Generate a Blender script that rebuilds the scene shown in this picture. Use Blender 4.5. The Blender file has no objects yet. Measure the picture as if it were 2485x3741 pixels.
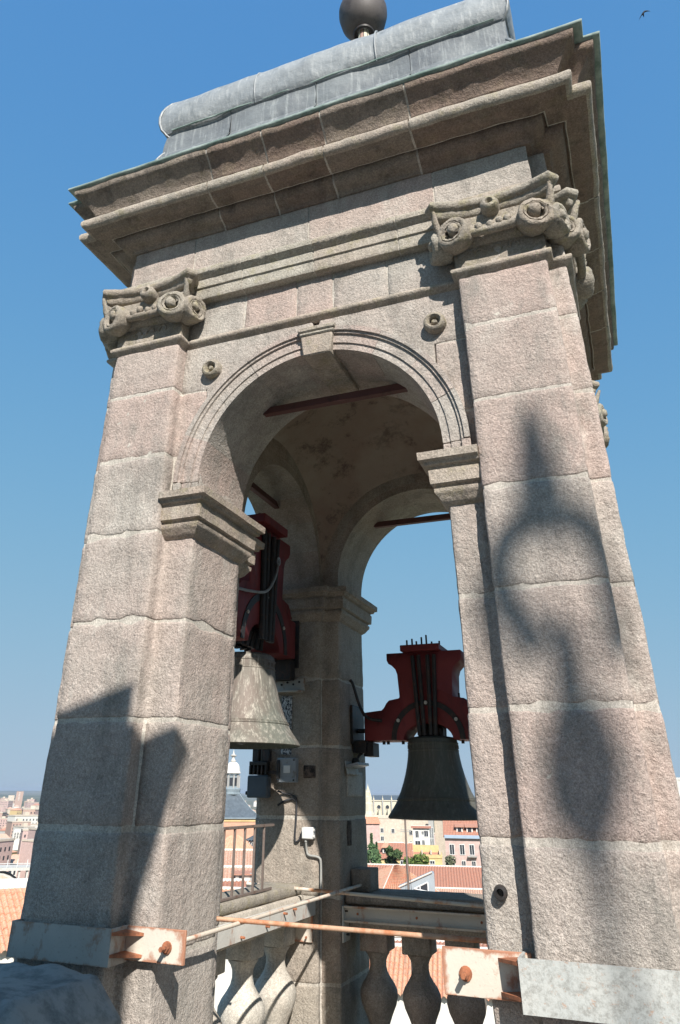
import bpy, bmesh, math, random
from mathutils import Vector, noise, Matrix
R = math.radians
random.seed(7)
S = bpy.context.scene
# ------------------------------------------------------------------ camera, sky, sun, exposure
CAM = Vector((1.7261, -6.1258, 0.0))
cam = bpy.data.cameras.new('camera'); co = bpy.data.objects.new('camera', cam)
S.collection.objects.link(co); S.camera = co
cam.sensor_fit = 'VERTICAL'; cam.sensor_height = 36.0; cam.sensor_width = 24.0
cam.lens = 36.0 * 2614.08 / 3741.0
cam.shift_x = 106.5 / 3741.0; cam.shift_y = -434.9 / 3741.0
cam.clip_start = 0.05; cam.clip_end = 60000
yw, pt, rl = R(22.4011), R(29.2492), R(0.6375)
F = Vector((-math.sin(yw), math.cos(yw), 0)); Rt = Vector((math.cos(yw), math.sin(yw), 0)); U = Vector((0, 0, 1))
F2 = F * math.cos(pt) + U * math.sin(pt); U2 = -F * math.sin(pt) + U * math.cos(pt)
R3 = Rt * math.cos(rl) + U2 * math.sin(rl); U3 = -Rt * math.sin(rl) + U2 * math.cos(rl)
m = Matrix((R3, U3, -F2)).transposed().to_4x4(); m.translation = CAM
co.matrix_world = m
SUNV = Vector((-0.67, 1.0, -0.95)).normalized()          # the way the light travels
w = bpy.data.worlds.new('World'); S.world = w; w.use_nodes = True
nt = w.node_tree; bg = nt.nodes['Background']
sky = nt.nodes.new('ShaderNodeTexSky'); sky.sky_type = 'NISHITA'; sky.sun_disc = False
sky.sun_elevation = math.asin(-SUNV.z); sky.sun_rotation = math.atan2(-SUNV.x, -SUNV.y)
sky.altitude = 650; sky.air_density = 1.0; sky.dust_density = 0.3; sky.ozone_density = 3.0
# soften the sky's range evenly over the whole dome (hazy Madrid summer sky, flatter than the clean model)
sep = nt.nodes.new('ShaderNodeSeparateColor'); cmb = nt.nodes.new('ShaderNodeCombineColor'); nt.links.new(sky.outputs[0], sep.inputs[0])
for ch, (a_, b_) in enumerate(((.62, .725), (.27, 1.97), (.06, 10.4))):
    k1 = nt.nodes.new('ShaderNodeMath'); k1.operation = 'MULTIPLY_ADD'; k1.inputs[1].default_value = .27 / a_; k1.inputs[2].default_value = 1.0
    k2 = nt.nodes.new('ShaderNodeMath'); k2.operation = 'DIVIDE'; k3 = nt.nodes.new('ShaderNodeMath'); k3.operation = 'MULTIPLY'; k3.inputs[1].default_value = b_
    nt.links.new(sep.outputs[ch], k1.inputs[0]); nt.links.new(sep.outputs[ch], k2.inputs[0]); nt.links.new(k1.outputs[0], k2.inputs[1]); nt.links.new(k2.outputs[0], k3.inputs[0]); nt.links.new(k3.outputs[0], cmb.inputs[ch])
nt.links.new(cmb.outputs[0], bg.inputs[0]); bg.inputs[1].default_value = 0.148
sl = bpy.data.lights.new('sun', 'SUN'); sl.energy = 3.8; sl.angle = R(0.53); sl.color = (1.0, 0.95, 0.88)
so = bpy.data.objects.new('sun', sl); S.collection.objects.link(so)
so.rotation_euler = SUNV.to_track_quat('-Z', 'Y').to_euler()
S.view_settings.view_transform = 'Standard'; S.view_settings.look = 'None'
S.view_settings.exposure = 1.0; S.view_settings.gamma = 1.0; S.view_settings.use_curve_mapping = False
S.render.engine = 'CYCLES'
S.cycles.max_bounces = 6; S.cycles.diffuse_bounces = 4; S.cycles.volume_bounces = 0
C = S.collection

# ------------------------------------------------------------------ materials
def rgb(c): return (c[0], c[1], c[2], 1.0)
class N:
    def __init__(s, name, rough=0.8, metal=0.0, spec=0.3):
        s.m = bpy.data.materials.new(name); s.m.use_nodes = True; s.t = s.m.node_tree
        s.b = s.t.nodes['Principled BSDF']; s.b.inputs['Roughness'].default_value = rough
        s.b.inputs['Metallic'].default_value = metal; s.b.inputs['Specular IOR Level'].default_value = spec
        s.tc = s.t.nodes.new('ShaderNodeTexCoord'); s.co = s.tc.outputs['Object']
    def n(s, typ, **kw):
        x = s.t.nodes.new(typ)
        for k, v in kw.items(): setattr(x, k, v)
        return x
    def l(s, a, b): s.t.links.new(a, b)
    def scaled(s, sc):
        x = s.n('ShaderNodeVectorMath', operation='MULTIPLY'); s.l(s.co, x.inputs[0]); x.inputs[1].default_value = sc
        return x.outputs[0]
    def noise(s, scale, detail=3, rough=0.6, co=None, off=None):
        x = s.n('ShaderNodeTexNoise'); x.inputs['Scale'].default_value = scale; x.inputs['Detail'].default_value = detail
        x.inputs['Roughness'].default_value = rough; s.l(co or s.co, x.inputs['Vector']); return x.outputs['Fac']
    def ramp(s, fac, a, b, c0=(0, 0, 0), c1=(1, 1, 1), interp='LINEAR'):
        x = s.n('ShaderNodeValToRGB'); x.color_ramp.elements[0].position = a; x.color_ramp.elements[1].position = b
        x.color_ramp.elements[0].color = rgb(c0); x.color_ramp.elements[1].color = rgb(c1); x.color_ramp.interpolation = interp
        s.l(fac, x.inputs[0]); return x.outputs[0]
    def mix(s, fac, a, b, mode='MIX'):
        x = s.n('ShaderNodeMix', data_type='RGBA', blend_type=mode)
        if isinstance(fac, (int, float)): x.inputs[0].default_value = fac
        else: s.l(fac, x.inputs[0])
        for v, i in ((a, 6), (b, 7)):
            if isinstance(v, tuple): x.inputs[i].default_value = rgb(v)
            else: s.l(v, x.inputs[i])
        return x.outputs[2]
    def mul(s, a, k):
        x = s.n('ShaderNodeMath', operation='MULTIPLY'); s.l(a, x.inputs[0])
        if isinstance(k, (int, float)): x.inputs[1].default_value = k
        else: s.l(k, x.inputs[1])
        return x.outputs[0]
    def add(s, a, b):
        x = s.n('ShaderNodeMath', operation='ADD'); s.l(a, x.inputs[0])
        if isinstance(b, (int, float)): x.inputs[1].default_value = b
        else: s.l(b, x.inputs[1])
        return x.outputs[0]
    def rnd(s): return s.n('ShaderNodeObjectInfo').outputs['Random']
    def bump(s, h, dist, strength=1.0):
        x = s.n('ShaderNodeBump'); x.inputs['Distance'].default_value = dist; x.inputs['Strength'].default_value = strength
        s.l(h, x.inputs['Height']); s.l(x.outputs[0], s.b.inputs['Normal'])
    def col(s, c):
        if isinstance(c, tuple): s.b.inputs['Base Color'].default_value = rgb(c)
        else: s.l(c, s.b.inputs['Base Color'])
        return s.m
M = {}
def granite(name, base, pink, dark, grime=0.35, lichen=0.0, bumpd=0.016, rndamt=0.5):
    n = N(name, 0.92, 0, 0.15)
    r = n.rnd()
    big = n.noise(1.3, 4, 0.6); mid = n.noise(7, 4, 0.65); fine = n.noise(60, 3, 0.75); grain = n.noise(170, 2, 0.8)
    # tone of the block, warmer or greyer from stone to stone, and in clouds inside one stone
    t = n.add(n.mul(r, rndamt), n.mul(big, 1.0 - rndamt * .3))
    c = n.mix(n.ramp(t, 0.40, 0.95), base, pink)
    c = n.mix(n.ramp(n.noise(2.6, 5, 0.7, n.scaled((1, 1, .45))), 0.50, 0.72), c, tuple(x * 0.62 for x in base))
    c = n.mix(n.mul(n.ramp(mid, 0.45, 0.75), 0.35), c, dark)
    c = n.mix(n.mul(n.ramp(n.noise(1.9, 4, .75, n.scaled((1.3, 1.3, .7))), .56, .70), .45), c, tuple(min(1, x * 1.28) for x in base))
    # grime runs
    c = n.mix(n.mul(n.ramp(n.noise(3.5, 4, 0.7, n.scaled((1.6, 1.6, .22))), 0.54, 0.74), grime), c, dark)
    if lichen: c = n.mix(n.mul(n.ramp(n.noise(9, 4, .7), 0.52, 0.68), lichen), c, (0.30, 0.27, 0.13))
    # crystals
    c = n.mix(n.ramp(fine, 0.40, 0.66, (0.48, 0.46, 0.44), (1.38, 1.36, 1.32)), (0, 0, 0), c, 'MIX') if False else n.mix(1.0, c, n.ramp(fine, 0.36, 0.66, (0.78, 0.775, 0.77), (1.16, 1.16, 1.155)), 'MULTIPLY')
    c = n.mix(1.0, c, n.ramp(grain, 0.34, 0.66, (0.70, 0.69, 0.68), (1.22, 1.22, 1.21)), 'MULTIPLY')
    h = n.add(n.mul(fine, 0.55), n.add(n.mul(grain, 0.2), n.mul(n.noise(24, 4, 0.7), 1.0)))
    n.bump(h, bumpd, 0.9)
    M[name] = n.col(c)
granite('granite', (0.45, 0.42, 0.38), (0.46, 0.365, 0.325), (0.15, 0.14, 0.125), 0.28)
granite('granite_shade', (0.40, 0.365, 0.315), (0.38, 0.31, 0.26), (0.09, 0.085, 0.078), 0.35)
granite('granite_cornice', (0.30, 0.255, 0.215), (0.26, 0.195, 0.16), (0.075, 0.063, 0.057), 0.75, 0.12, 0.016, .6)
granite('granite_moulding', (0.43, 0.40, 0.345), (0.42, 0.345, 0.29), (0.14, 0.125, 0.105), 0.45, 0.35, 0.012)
granite('granite_capital', (0.37, 0.34, 0.29), (0.35, 0.30, 0.25), (0.09, 0.08, 0.07), 0.6, 0.45, 0.015)
granite('limestone', (0.60, 0.57, 0.51), (0.48, 0.43, 0.37), (0.2, 0.19, 0.17), 0.35, 0, 0.006)
granite('mortar', (0.53, 0.495, 0.44), (0.51, 0.46, 0.41), (0.26, 0.24, 0.21), 0.30, 0, 0.006)
def vaultm():
    n = N('vault_plaster', 0.95, 0, .1)
    c = n.mix(n.ramp(n.noise(1.6, 5, .7), .35, .65), (0.31, 0.255, 0.205), (0.27, 0.20, 0.165))
    c = n.mix(n.mul(n.ramp(n.noise(3.6, 7, .8), .52, .64), 0.75), c, (0.10, 0.07, 0.06))
    c = n.mix(n.mul(n.ramp(n.noise(1.1, 3, .6), .5, .62), .4), c, (0.40, 0.36, 0.30))
    n.bump(n.noise(14, 5, .7), .012, .7); M['vault'] = n.col(c)
vaultm()
def lead():
    n = N('lead_sheet', 0.5, 0.0, .5)
    st = n.noise(9, 4, .75, n.scaled((3.0, 3.0, .25)))
    c = n.mix(n.ramp(n.noise(2.2, 4, .65), .35, .65), (0.20, 0.215, 0.225), (0.29, 0.305, 0.31))
    c = n.mix(n.mul(n.ramp(st, .52, .70), .7), c, (0.44, 0.45, 0.44))
    c = n.mix(n.mul(n.ramp(n.noise(5, 3, .6, n.scaled((2, 2, .5))), .58, .74), .6), c, (0.10, 0.115, 0.12))
    n.bump(n.noise(5, 4, .55), .05, .5); M['lead'] = n.col(c)
    n = N('lead_dark', 0.55, 0.0, .4)
    c = n.mix(n.ramp(n.noise(5, 4, .7, n.scaled((4.5, 4.5, .22))), .48, .80), (0.06, 0.07, 0.075), (0.25, 0.27, 0.275))
    n.bump(n.noise(6, 4, .55), .04, .5); M['lead_dark'] = n.col(c)
    n = N('lead_shade', 0.55, 0.0, .4)
    c = n.mix(n.ramp(n.noise(2.2, 4, .65), .35, .65), (0.12, 0.13, 0.14), (0.20, 0.215, 0.22))
    c = n.mix(n.mul(n.ramp(n.noise(6, 4, .7, n.scaled((4, 4, .25))), .52, .72), .7), c, (0.36, 0.38, 0.375))
    n.bump(n.noise(6, 4, .55), .04, .5); M['lead_shade'] = n.col(c)
    n = N('copper_green', 0.6, 0, .4)
    c = n.mix(n.ramp(n.noise(6, 4, .7, n.scaled((1, 1, 3))), .35, .65), (0.13, 0.19, 0.165), (0.33, 0.39, 0.355))
    n.bump(n.noise(8, 3, .6), .02, .4); M['copper'] = n.col(c)
lead()
def paint(name, base, rust, amt, rough=.6, scale=6, stretch=(1, 1, .5), edge=.62, rim=0.0):
    n = N(name, rough, 0, .35)
    f = n.noise(scale, 6, .72, n.scaled(stretch))
    if rim:
        sx = n.n('ShaderNodeSeparateXYZ'); n.l(n.tc.outputs['Generated'], sx.inputs[0]); ds = []
        for k in (0, 2):
            a = n.n('ShaderNodeMath', operation='SUBTRACT'); n.l(sx.outputs[k], a.inputs[0]); a.inputs[1].default_value = .5
            b = n.n('ShaderNodeMath', operation='ABSOLUTE'); n.l(a.outputs[0], b.inputs[0]); ds.append(b.outputs[0])
        mx = n.n('ShaderNodeMath', operation='MAXIMUM'); n.l(ds[0], mx.inputs[0]); n.l(ds[1], mx.inputs[1])
        pw = n.n('ShaderNodeMath', operation='POWER'); n.l(n.mul(mx.outputs[0], 2.0), pw.inputs[0]); pw.inputs[1].default_value = 7
        f = n.add(f, n.mul(pw.outputs[0], rim))
    c = n.mix(n.ramp(n.noise(3, 3, .5), .3, .7), base, tuple(x * .78 for x in base))
    c = n.mix(n.mul(n.ramp(f, edge - amt * .25, edge + .1 - amt * .15), min(1, .55 + amt)), c, rust)
    c = n.mix(n.mul(n.ramp(n.noise(60, 3, .7), .6, .75), .4), c, tuple(x * .5 for x in rust))
    n.bump(n.noise(40, 3, .6), .003, .5); M[name] = n.col(c)
def mottled():
    n = N('mottled_white', .6, 0, .3)
    c = n.mix(n.ramp(n.noise(2.5, 4, .6), .35, .65), (0.50, 0.50, 0.47), (0.40, 0.42, 0.41))
    c = n.mix(n.mul(n.ramp(n.noise(30, 6, .85), .46, .62), .75), c, (0.24, 0.235, 0.215))
    c = n.mix(n.mul(n.ramp(n.noise(26, 5, .8, n.scaled((1, 1, 1.3))), .58, .66), .7), c, (0.40, 0.22, 0.13))
    n.bump(n.noise(40, 4, .7), .004, .6); M['mottled_white'] = n.col(c)
mottled()
paint('white_paint', (0.60, 0.58, 0.53), (0.33, 0.14, 0.07), .25)
paint('grey_plate', (0.46, 0.455, 0.42), (0.27, 0.16, 0.10), .25, .6, 9, (1, 1, .6), .64, .16)
paint('cream_rust', (0.68, 0.59, 0.49), (0.40, 0.17, 0.09), .45, .7, 6)
paint('rod_orange', (0.62, 0.40, 0.27), (0.44, 0.17, 0.08), .75, .7, 7, (1, 1, 1))
paint('plate_rust', (0.66, 0.60, 0.51), (0.36, 0.13, 0.06), .30, .7, 7, (1, 1, .7), .64, .26)
paint('rod_white', (0.64, 0.60, 0.52), (0.45, 0.2, 0.09), .5, .6, 5, (1, 1, 1))
paint('rust', (0.42, 0.16, 0.08), (0.17, 0.07, 0.04), .6, .8, 14, (1, 1, 1))
paint('dark_iron', (0.030, 0.028, 0.028), (0.07, 0.04, 0.03), .4, .55, 14, (1, 1, 1))
paint('railing_iron', (0.19, 0.15, 0.13), (0.12, 0.07, 0.05), .4, .6, 14, (1, 1, 1))
paint('brown_beam', (0.115, 0.048, 0.042), (0.06, 0.028, 0.022), .4, .7, 9, (1, 1, 1))
paint('red_paint', (0.19, 0.028, 0.030), (0.075, 0.016, 0.018), .35, .6, 5, (1, 1, .35), .6)
paint('steel_box', (0.30, 0.33, 0.36), (0.17, 0.14, 0.12), .3, .4, 12, (1, 1, 1))
paint('blue_lead', (0.15, 0.16, 0.16), (0.27, 0.275, 0.265), .6, .8, 5, (1, 1, 1), .52)
paint('white_plastic', (0.72, 0.72, 0.70), (0.5, 0.5, 0.47), .05, .4)
paint('cable_black', (0.04, 0.04, 0.045), (0.07, 0.07, 0.07), .2, .6)
paint('cable_grey', (0.36, 0.36, 0.34), (0.2, 0.2, 0.18), .2, .6)
paint('ball_bronze', (0.115, 0.10, 0.095), (0.065, 0.055, 0.055), .5, .6, 4, (1, 1, 1))
paint('pink_stone', (0.42, 0.27, 0.22), (0.25, 0.2, 0.17), .5, .8, 9)
def bronze(name, a, b, c_, k):
    n = N(name, .6, .15, .4)
    st = n.noise(11, 5, .8, n.scaled((2.6, 2.6, .22)))
    c = n.mix(n.ramp(n.noise(2.5, 4, .6, n.scaled((1, 1, .6))), .38, .62), a, b)
    c = n.mix(n.mul(n.ramp(st, .50, .68), k), c, c_)
    c = n.mix(n.mul(n.ramp(n.noise(7, 4, .75, n.scaled((3.2, 3.2, .2))), .55, .7), .55), c, tuple(x * .45 for x in a))
    n.bump(n.noise(30, 3, .6), .004, .6); M[name] = n.col(c)
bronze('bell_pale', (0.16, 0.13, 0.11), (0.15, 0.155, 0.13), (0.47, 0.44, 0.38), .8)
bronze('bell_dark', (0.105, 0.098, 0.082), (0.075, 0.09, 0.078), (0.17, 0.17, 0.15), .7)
def flat(name, c, rough=.85, var=.25, sc=1.5, bump=0.0):
    n = N(name, rough, 0, .2)
    k = n.mix(n.ramp(n.noise(sc, 4, .65), .3, .7), c, tuple(x * (1 - var) for x in c))
    if bump: n.bump(n.noise(sc * 4, 3, .6), bump, .5)
    M[name] = n.col(k)
flat('wall_cream', (0.62, 0.53, 0.43)); flat('wall_white', (0.74, 0.71, 0.65)); flat('wall_pink', (0.58, 0.42, 0.38)); flat('wall_yellow', (0.68, 0.50, 0.25))
flat('wall_orange', (0.62, 0.36, 0.25)); flat('wall_grey', (0.42, 0.41, 0.39)); flat('wall_brick', (0.48, 0.34, 0.28)); flat('stone_white', (0.66, 0.60, 0.47))
flat('glass_dark', (0.045, 0.05, 0.06), .25, .3); flat('frame_white', (0.75, 0.75, 0.73), .5, .1); flat('slate', (0.11, 0.135, 0.16), .6, .35, 3); flat('slate_light', (0.25, 0.30, 0.33), .6, .3, 2)
flat('dormer_grey', (0.33, 0.365, 0.39), .5, .1); flat('blue_gutter', (0.34, 0.42, 0.52), .5, .1); flat('terrace', (0.52, 0.46, 0.38), .9, .3, 2, .01); flat('asphalt', (0.06, 0.06, 0.06)); flat('ridge_mortar', (0.66, 0.60, 0.53), .9, .2, 8)
flat('concrete_pale', (0.60, 0.57, 0.52)); flat('bird_black', (0.012, 0.012, 0.014), .7, .2)
def tilem(name, a, b, c_):
    n = N(name, .9, 0, .15)
    k = n.mix(n.ramp(n.noise(2.2, 3, .6), .35, .65), a, b)
    k = n.mix(n.ramp(n.noise(14, 3, .7), .45, .7), k, c_)
    k = n.mix(n.mul(n.ramp(n.noise(5, 4, .7), .56, .72), .6), k, (0.13, 0.09, 0.07))
    M[name] = n.col(k)
tilem('tile_red', (0.44, 0.20, 0.14), (0.38, 0.19, 0.14), (0.52, 0.31, 0.22)); tilem('tile_orange', (0.58, 0.25, 0.15), (0.56, 0.33, 0.21), (0.66, 0.42, 0.30)); tilem('tile_pale', (0.52, 0.34, 0.25), (0.50, 0.27, 0.19), (0.66, 0.54, 0.43))
def leafm(name, a, b):
    n = N(name, .8, 0, .2); n.b.inputs['Subsurface Weight'].default_value = 0
    k = n.mix(n.ramp(n.noise(1.5, 3, .7), .35, .65), a, b); M[name] = n.col(k)
leafm('leaf_dark', (0.05, 0.085, 0.035), (0.085, 0.125, 0.05)); leafm('leaf_bright', (0.10, 0.16, 0.04), (0.16, 0.21, 0.06)); leafm('leaf_cypress', (0.08, 0.15, 0.07), (0.16, 0.24, 0.11)); leafm('leaf_grey', (0.11, 0.13, 0.08), (0.17, 0.17, 0.11))
flat('bark', (0.12, 0.09, 0.07))
def groundm():
    n = N('ground_land', .95, 0, .1)
    k = n.mix(n.ramp(n.noise(.0011, 6, .7), .40, .60), (0.055, 0.085, 0.045), (0.20, 0.18, 0.13))
    k = n.mix(n.mul(n.ramp(n.noise(.006, 5, .7), .52, .62), .7), k, (0.075, 0.095, 0.06))
    M['land'] = n.col(k)
groundm()

# ------------------------------------------------------------------ builders
def finish(bm, name, mat, parent=None, smooth=38, loc=None):
    bmesh.ops.recalc_face_normals(bm, faces=bm.faces)
    if smooth:
        for f in bm.faces: f.smooth = True
        for e in bm.edges:
            if len(e.link_faces) == 2 and e.calc_face_angle(0) > R(smooth): e.smooth = False
    me = bpy.data.meshes.new(name); bm.to_mesh(me); bm.free()
    me.materials.append(M[mat] if isinstance(mat, str) else mat)
    o = bpy.data.objects.new(name, me); C.objects.link(o)
    if parent is not None: hang(o, parent)
    return o
WL = {}
def wloc(o):
    v = Vector(o.location); p = o.parent
    return WL.get(o.name, v)
def hang(o, parent):
    o.parent = parent
    if parent.name in WL: o.matrix_parent_inverse = Matrix.Translation(-WL[parent.name])
def thing(name, label, cat, loc, group=None, kind=None):
    o = bpy.data.objects.new(name, None); C.objects.link(o); o.location = loc; WL[o.name] = Vector(loc)
    o.empty_display_size = .2
    o['label'] = label; o['category'] = cat
    if group: o['group'] = group
    if kind: o['kind'] = kind
    return o
def tag(o, label, cat, group=None, kind=None):
    o['label'] = label; o['category'] = cat
    if group: o['group'] = group
    if kind: o['kind'] = kind
    return o
def struct(o, label=None):
    o['kind'] = 'structure'
    if label: o['label'] = label
    return o
def nz(p, f, a):
    return noise.noise(p * f) * a
def disp(p, n2, amp):
    if not amp: return p
    d = nz(p, 2.3, amp * 1.1) + nz(p + Vector((9, 3, 1)), 8.0, amp * .8) + nz(p + Vector((3, 7, 5)), 21.0, amp * .5)
    return p + Vector((n2[0], n2[1], 0)) * d
def offs(path, closed):
    n = len(path); out = []
    for i in range(n):
        ns = []
        for a, b in ((i - 1, i), (i, i + 1)):
            if not closed and (a < 0 or b >= n): continue
            p, q = path[a % n], path[b % n]; dx, dy = q[0] - p[0], q[1] - p[1]; L = math.hypot(dx, dy) or 1
            ns.append((dy / L, -dx / L))
        if len(ns) == 1: out.append(ns[0])
        else:
            k = 1 + ns[0][0] * ns[1][0] + ns[0][1] * ns[1][1]
            k = max(k, .25); out.append(((ns[0][0] + ns[1][0]) / k, (ns[0][1] + ns[1][1]) / k))
    return out
def resample(path, closed, seg):
    """points with their mitre vectors, subdivided"""
    o = offs(path, closed); n = len(path); res = []
    for i in range(n if closed else n - 1):
        p, q = path[i], path[(i + 1) % n]; mo, mq = o[i], o[(i + 1) % n]
        L = math.hypot(q[0] - p[0], q[1] - p[1]); k = max(1, int(math.ceil(L / seg)))
        dx, dy = (q[0] - p[0]) / (L or 1), (q[1] - p[1]) / (L or 1)
        for j in range(k):
            t = j / k
            res.append((p[0] + (q[0] - p[0]) * t, p[1] + (q[1] - p[1]) * t, mo[0] + (mq[0] - mo[0]) * t, mo[1] + (mq[1] - mo[1]) * t, (dy, -dx)))
    if not closed: res.append((path[-1][0], path[-1][1], o[-1][0], o[-1][1], (o[-1][0], o[-1][1])))
    return res
def subprof(prof, seg):
    r = [prof[0]]
    for a, b in zip(prof, prof[1:]):
        L = math.hypot(b[0] - a[0], b[1] - a[1]); k = max(1, int(math.ceil(L / seg)))
        for j in range(1, k + 1): r.append((a[0] + (b[0] - a[0]) * j / k, a[1] + (b[1] - a[1]) * j / k))
    return r
def sweep(path, prof, closed=False, seg=.06, amp=.004, bm=None, pseg=None, caps=True):
    bm = bm or bmesh.new(); pts = resample(path, closed, seg); prof = subprof(prof, pseg or seg)
    rows = []
    for (d, z) in prof:
        row = []
        for (x, y, mx, my, fn) in pts:
            p = Vector((x + mx * d, y + my * d, z))
            row.append(bm.verts.new(disp(p, fn, amp) if amp else p))
        rows.append(row)
    n = len(pts)
    for a, b in zip(rows, rows[1:]):
        for i in range(n if closed else n - 1):
            j = (i + 1) % n
            bm.faces.new((a[i], a[j], b[j], b[i]))
    if closed:
        if caps:
            bm.faces.new(rows[0][::-1]); bm.faces.new(rows[-1])
    else:
        for k in (0, n - 1):
            vs = [r[k] for r in rows]
            if len(vs) > 2: bm.faces.new(vs if k else vs[::-1])
        # close the back from last profile row to the first
        a, b = rows[-1], rows[0]
        for i in range(n - 1):
            bm.faces.new((a[i], a[i + 1], b[i + 1], b[i]))
    return bm
JW = {-.197: .013, .40: .009, 1.012: .006, 1.62: .007, -.80: .009, 2.217: .0055}     # width of the pointing, course by course
def chamfer(poly, r):
    n = len(poly); out = []
    for i in range(n):
        p = Vector(poly[i]); a = Vector(poly[i - 1]); b = Vector(poly[(i + 1) % n])
        la, lb = (a - p).length, (b - p).length
        out.append(tuple(p + (a - p) / la * min(r, la * .3))); out.append(tuple(p + (b - p) / lb * min(r, lb * .3)))
    return out
def stone(poly, z0, z1, name, mat, parent, amp=.006, seg=.055, g=.007, shift=0.0, r=.012):
    ga, gb = JW.get(z0, g), JW.get(z1, g)
    """one dressed block: plan polygon (counter-clockwise), worn arrises, open joints"""
    p = [(x, y) for x, y in poly]; s = shift
    prof = [(s - .012, z0 + ga), (s - .004, z0 + ga + .004), (s, z0 + ga + .014), (s, z1 - gb - .014), (s - .004, z1 - gb - .004), (s - .012, z1 - gb)]
    bm = sweep(chamfer(p, r), prof, True, seg, amp)
    for v in bm.verts:
        q = v.co; lo_, hi_ = q.z - z0, z1 - q.z
        if min(lo_, hi_) < .034:
            j = Vector((q.x * 1.0, q.y * 1.0, z0 if lo_ < hi_ else z1))
            v.co.z += nz(j, 5.0, .004) + nz(j + Vector((4, 4, 4)), 19, .005)
            ch = noise.noise(j * 6.5 + Vector((2, 8, 1)))
            if ch > .30: v.co.z += (1 if lo_ < hi_ else -1) * (ch - .30) * .07
    return finish(bm, name, mat, parent, 50)
def box(bm, x0, x1, y0, y1, z0, z1, M4=None):
    vs = [bm.verts.new((x, y, z)) for x in (x0, x1) for y in (y0, y1) for z in (z0, z1)]
    if M4 is not None:
        for v in vs: v.co = M4 @ v.co
    for f in ((0, 1, 3, 2), (4, 6, 7, 5), (0, 4, 5, 1), (2, 3, 7, 6), (0, 2, 6, 4), (1, 5, 7, 3)): bm.faces.new([vs[i] for i in f])
    return bm
def bbox(x0, x1, y0, y1, z0, z1, bev=0.0, M4=None):
    bm = box(bmesh.new(), x0, x1, y0, y1, z0, z1, M4)
    if bev: bmesh.ops.bevel(bm, geom=bm.edges[:], offset=bev, segments=1, affect='EDGES')
    return bm
def lathe(prof, c, n=40, bm=None, M4=None):
    bm = bm or bmesh.new(); rows = []
    for r, z in prof:
        if r < 1e-5: rows.append([bm.verts.new((c[0], c[1], c[2] + z))])
        else: rows.append([bm.verts.new((c[0] + r * math.cos(2 * math.pi * i / n), c[1] + r * math.sin(2 * math.pi * i / n), c[2] + z)) for i in range(n)])
    for a, b in zip(rows, rows[1:]):
        for i in range(n):
            j = (i + 1) % n
            if len(a) == 1 and len(b) == 1: continue
            if len(a) == 1: bm.faces.new((a[0], b[i], b[j]))
            elif len(b) == 1: bm.faces.new((a[i], a[j], b[0]))
            else: bm.faces.new((a[i], a[j], b[j], b[i]))
    if M4 is not None:
        for row in rows:
            for v in row: v.co = M4 @ v.co
    return bm
def tube(pts, r, n=8, bm=None, caps=True, radii=None):
    bm = bm or bmesh.new(); pts = [Vector(p) for p in pts]; rows = []; up = Vector((0, 0, 1)); prev = None
    for i, p in enumerate(pts):
        t = (pts[min(i + 1, len(pts) - 1)] - pts[max(i - 1, 0)]).normalized()
        if prev is None:
            a = t.cross(up) if abs(t.dot(up)) < .95 else t.cross(Vector((1, 0, 0)))
        else: a = prev - t * prev.dot(t)
        a.normalize(); prev = a; b = t.cross(a); rr = radii[i] if radii else r
        rows.append([bm.verts.new(p + (a * math.cos(2 * math.pi * k / n) + b * math.sin(2 * math.pi * k / n)) * rr) for k in range(n)])
    for a, b in zip(rows, rows[1:]):
        for i in range(n): bm.faces.new((a[i], a[(i + 1) % n], b[(i + 1) % n], b[i]))
    if caps: bm.faces.new(rows[0][::-1]); bm.faces.new(rows[-1])
    return bm
def bez(p, k=6):
    """smooth line through points (Catmull-Rom)"""
    p = [Vector(q) for q in p]; q = [p[0] * 2 - p[1]] + p + [p[-1] * 2 - p[-2]]; out = []
    for i in range(1, len(q) - 2):
        for j in range(k):
            t = j / k
            out.append(.5 * ((2 * q[i]) + (-q[i - 1] + q[i + 1]) * t + (2 * q[i - 1] - 5 * q[i] + 4 * q[i + 1] - q[i + 2]) * t * t + (-q[i - 1] + 3 * q[i] - 3 * q[i + 1] + q[i + 2]) * t ** 3))
    return out + [p[-1]]
def extr(poly, fn, d0, d1, seg=None, bm=None):
    """polygon in wall coordinates (u, z) given thickness d0..d1 through fn(u, d, z)"""
    bm = bm or bmesh.new()
    a = [bm.verts.new(fn(u, d0, z)) for u, z in poly]; b = [bm.verts.new(fn(u, d1, z)) for u, z in poly]; n = len(poly)
    bm.faces.new(a); bm.faces.new(b[::-1])
    for i in range(n): bm.faces.new((a[i], b[i], b[(i + 1) % n], a[(i + 1) % n]))
    return bm
def roughen(bm, seg, amp, bev=.008):
    bmesh.ops.recalc_face_normals(bm, faces=bm.faces)
    if bev: bmesh.ops.bevel(bm, geom=[e for e in bm.edges if len(e.link_faces) == 2 and e.calc_face_angle(0) > R(25)], offset=bev, segments=1, affect='EDGES')
    bmesh.ops.triangulate(bm, faces=[f for f in bm.faces if len(f.verts) > 4])
    for _ in range(6):
        es = [e for e in bm.edges if e.calc_length() > seg]
        if not es: break
        bmesh.ops.subdivide_edges(bm, edges=es, cuts=1, use_grid_fill=True)
        bmesh.ops.triangulate(bm, faces=[f for f in bm.faces if len(f.verts) > 4])
        if len(bm.verts) > 30000: break
    bm.normal_update()
    for v in bm.verts:
        p = v.co.copy(); v.co = p + v.normal * (nz(p, 2.3, amp) + nz(p + Vector((9, 3, 1)), 8, amp * .8) + nz(p + Vector((3, 7, 5)), 21, amp * .5))
    return bm

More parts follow.
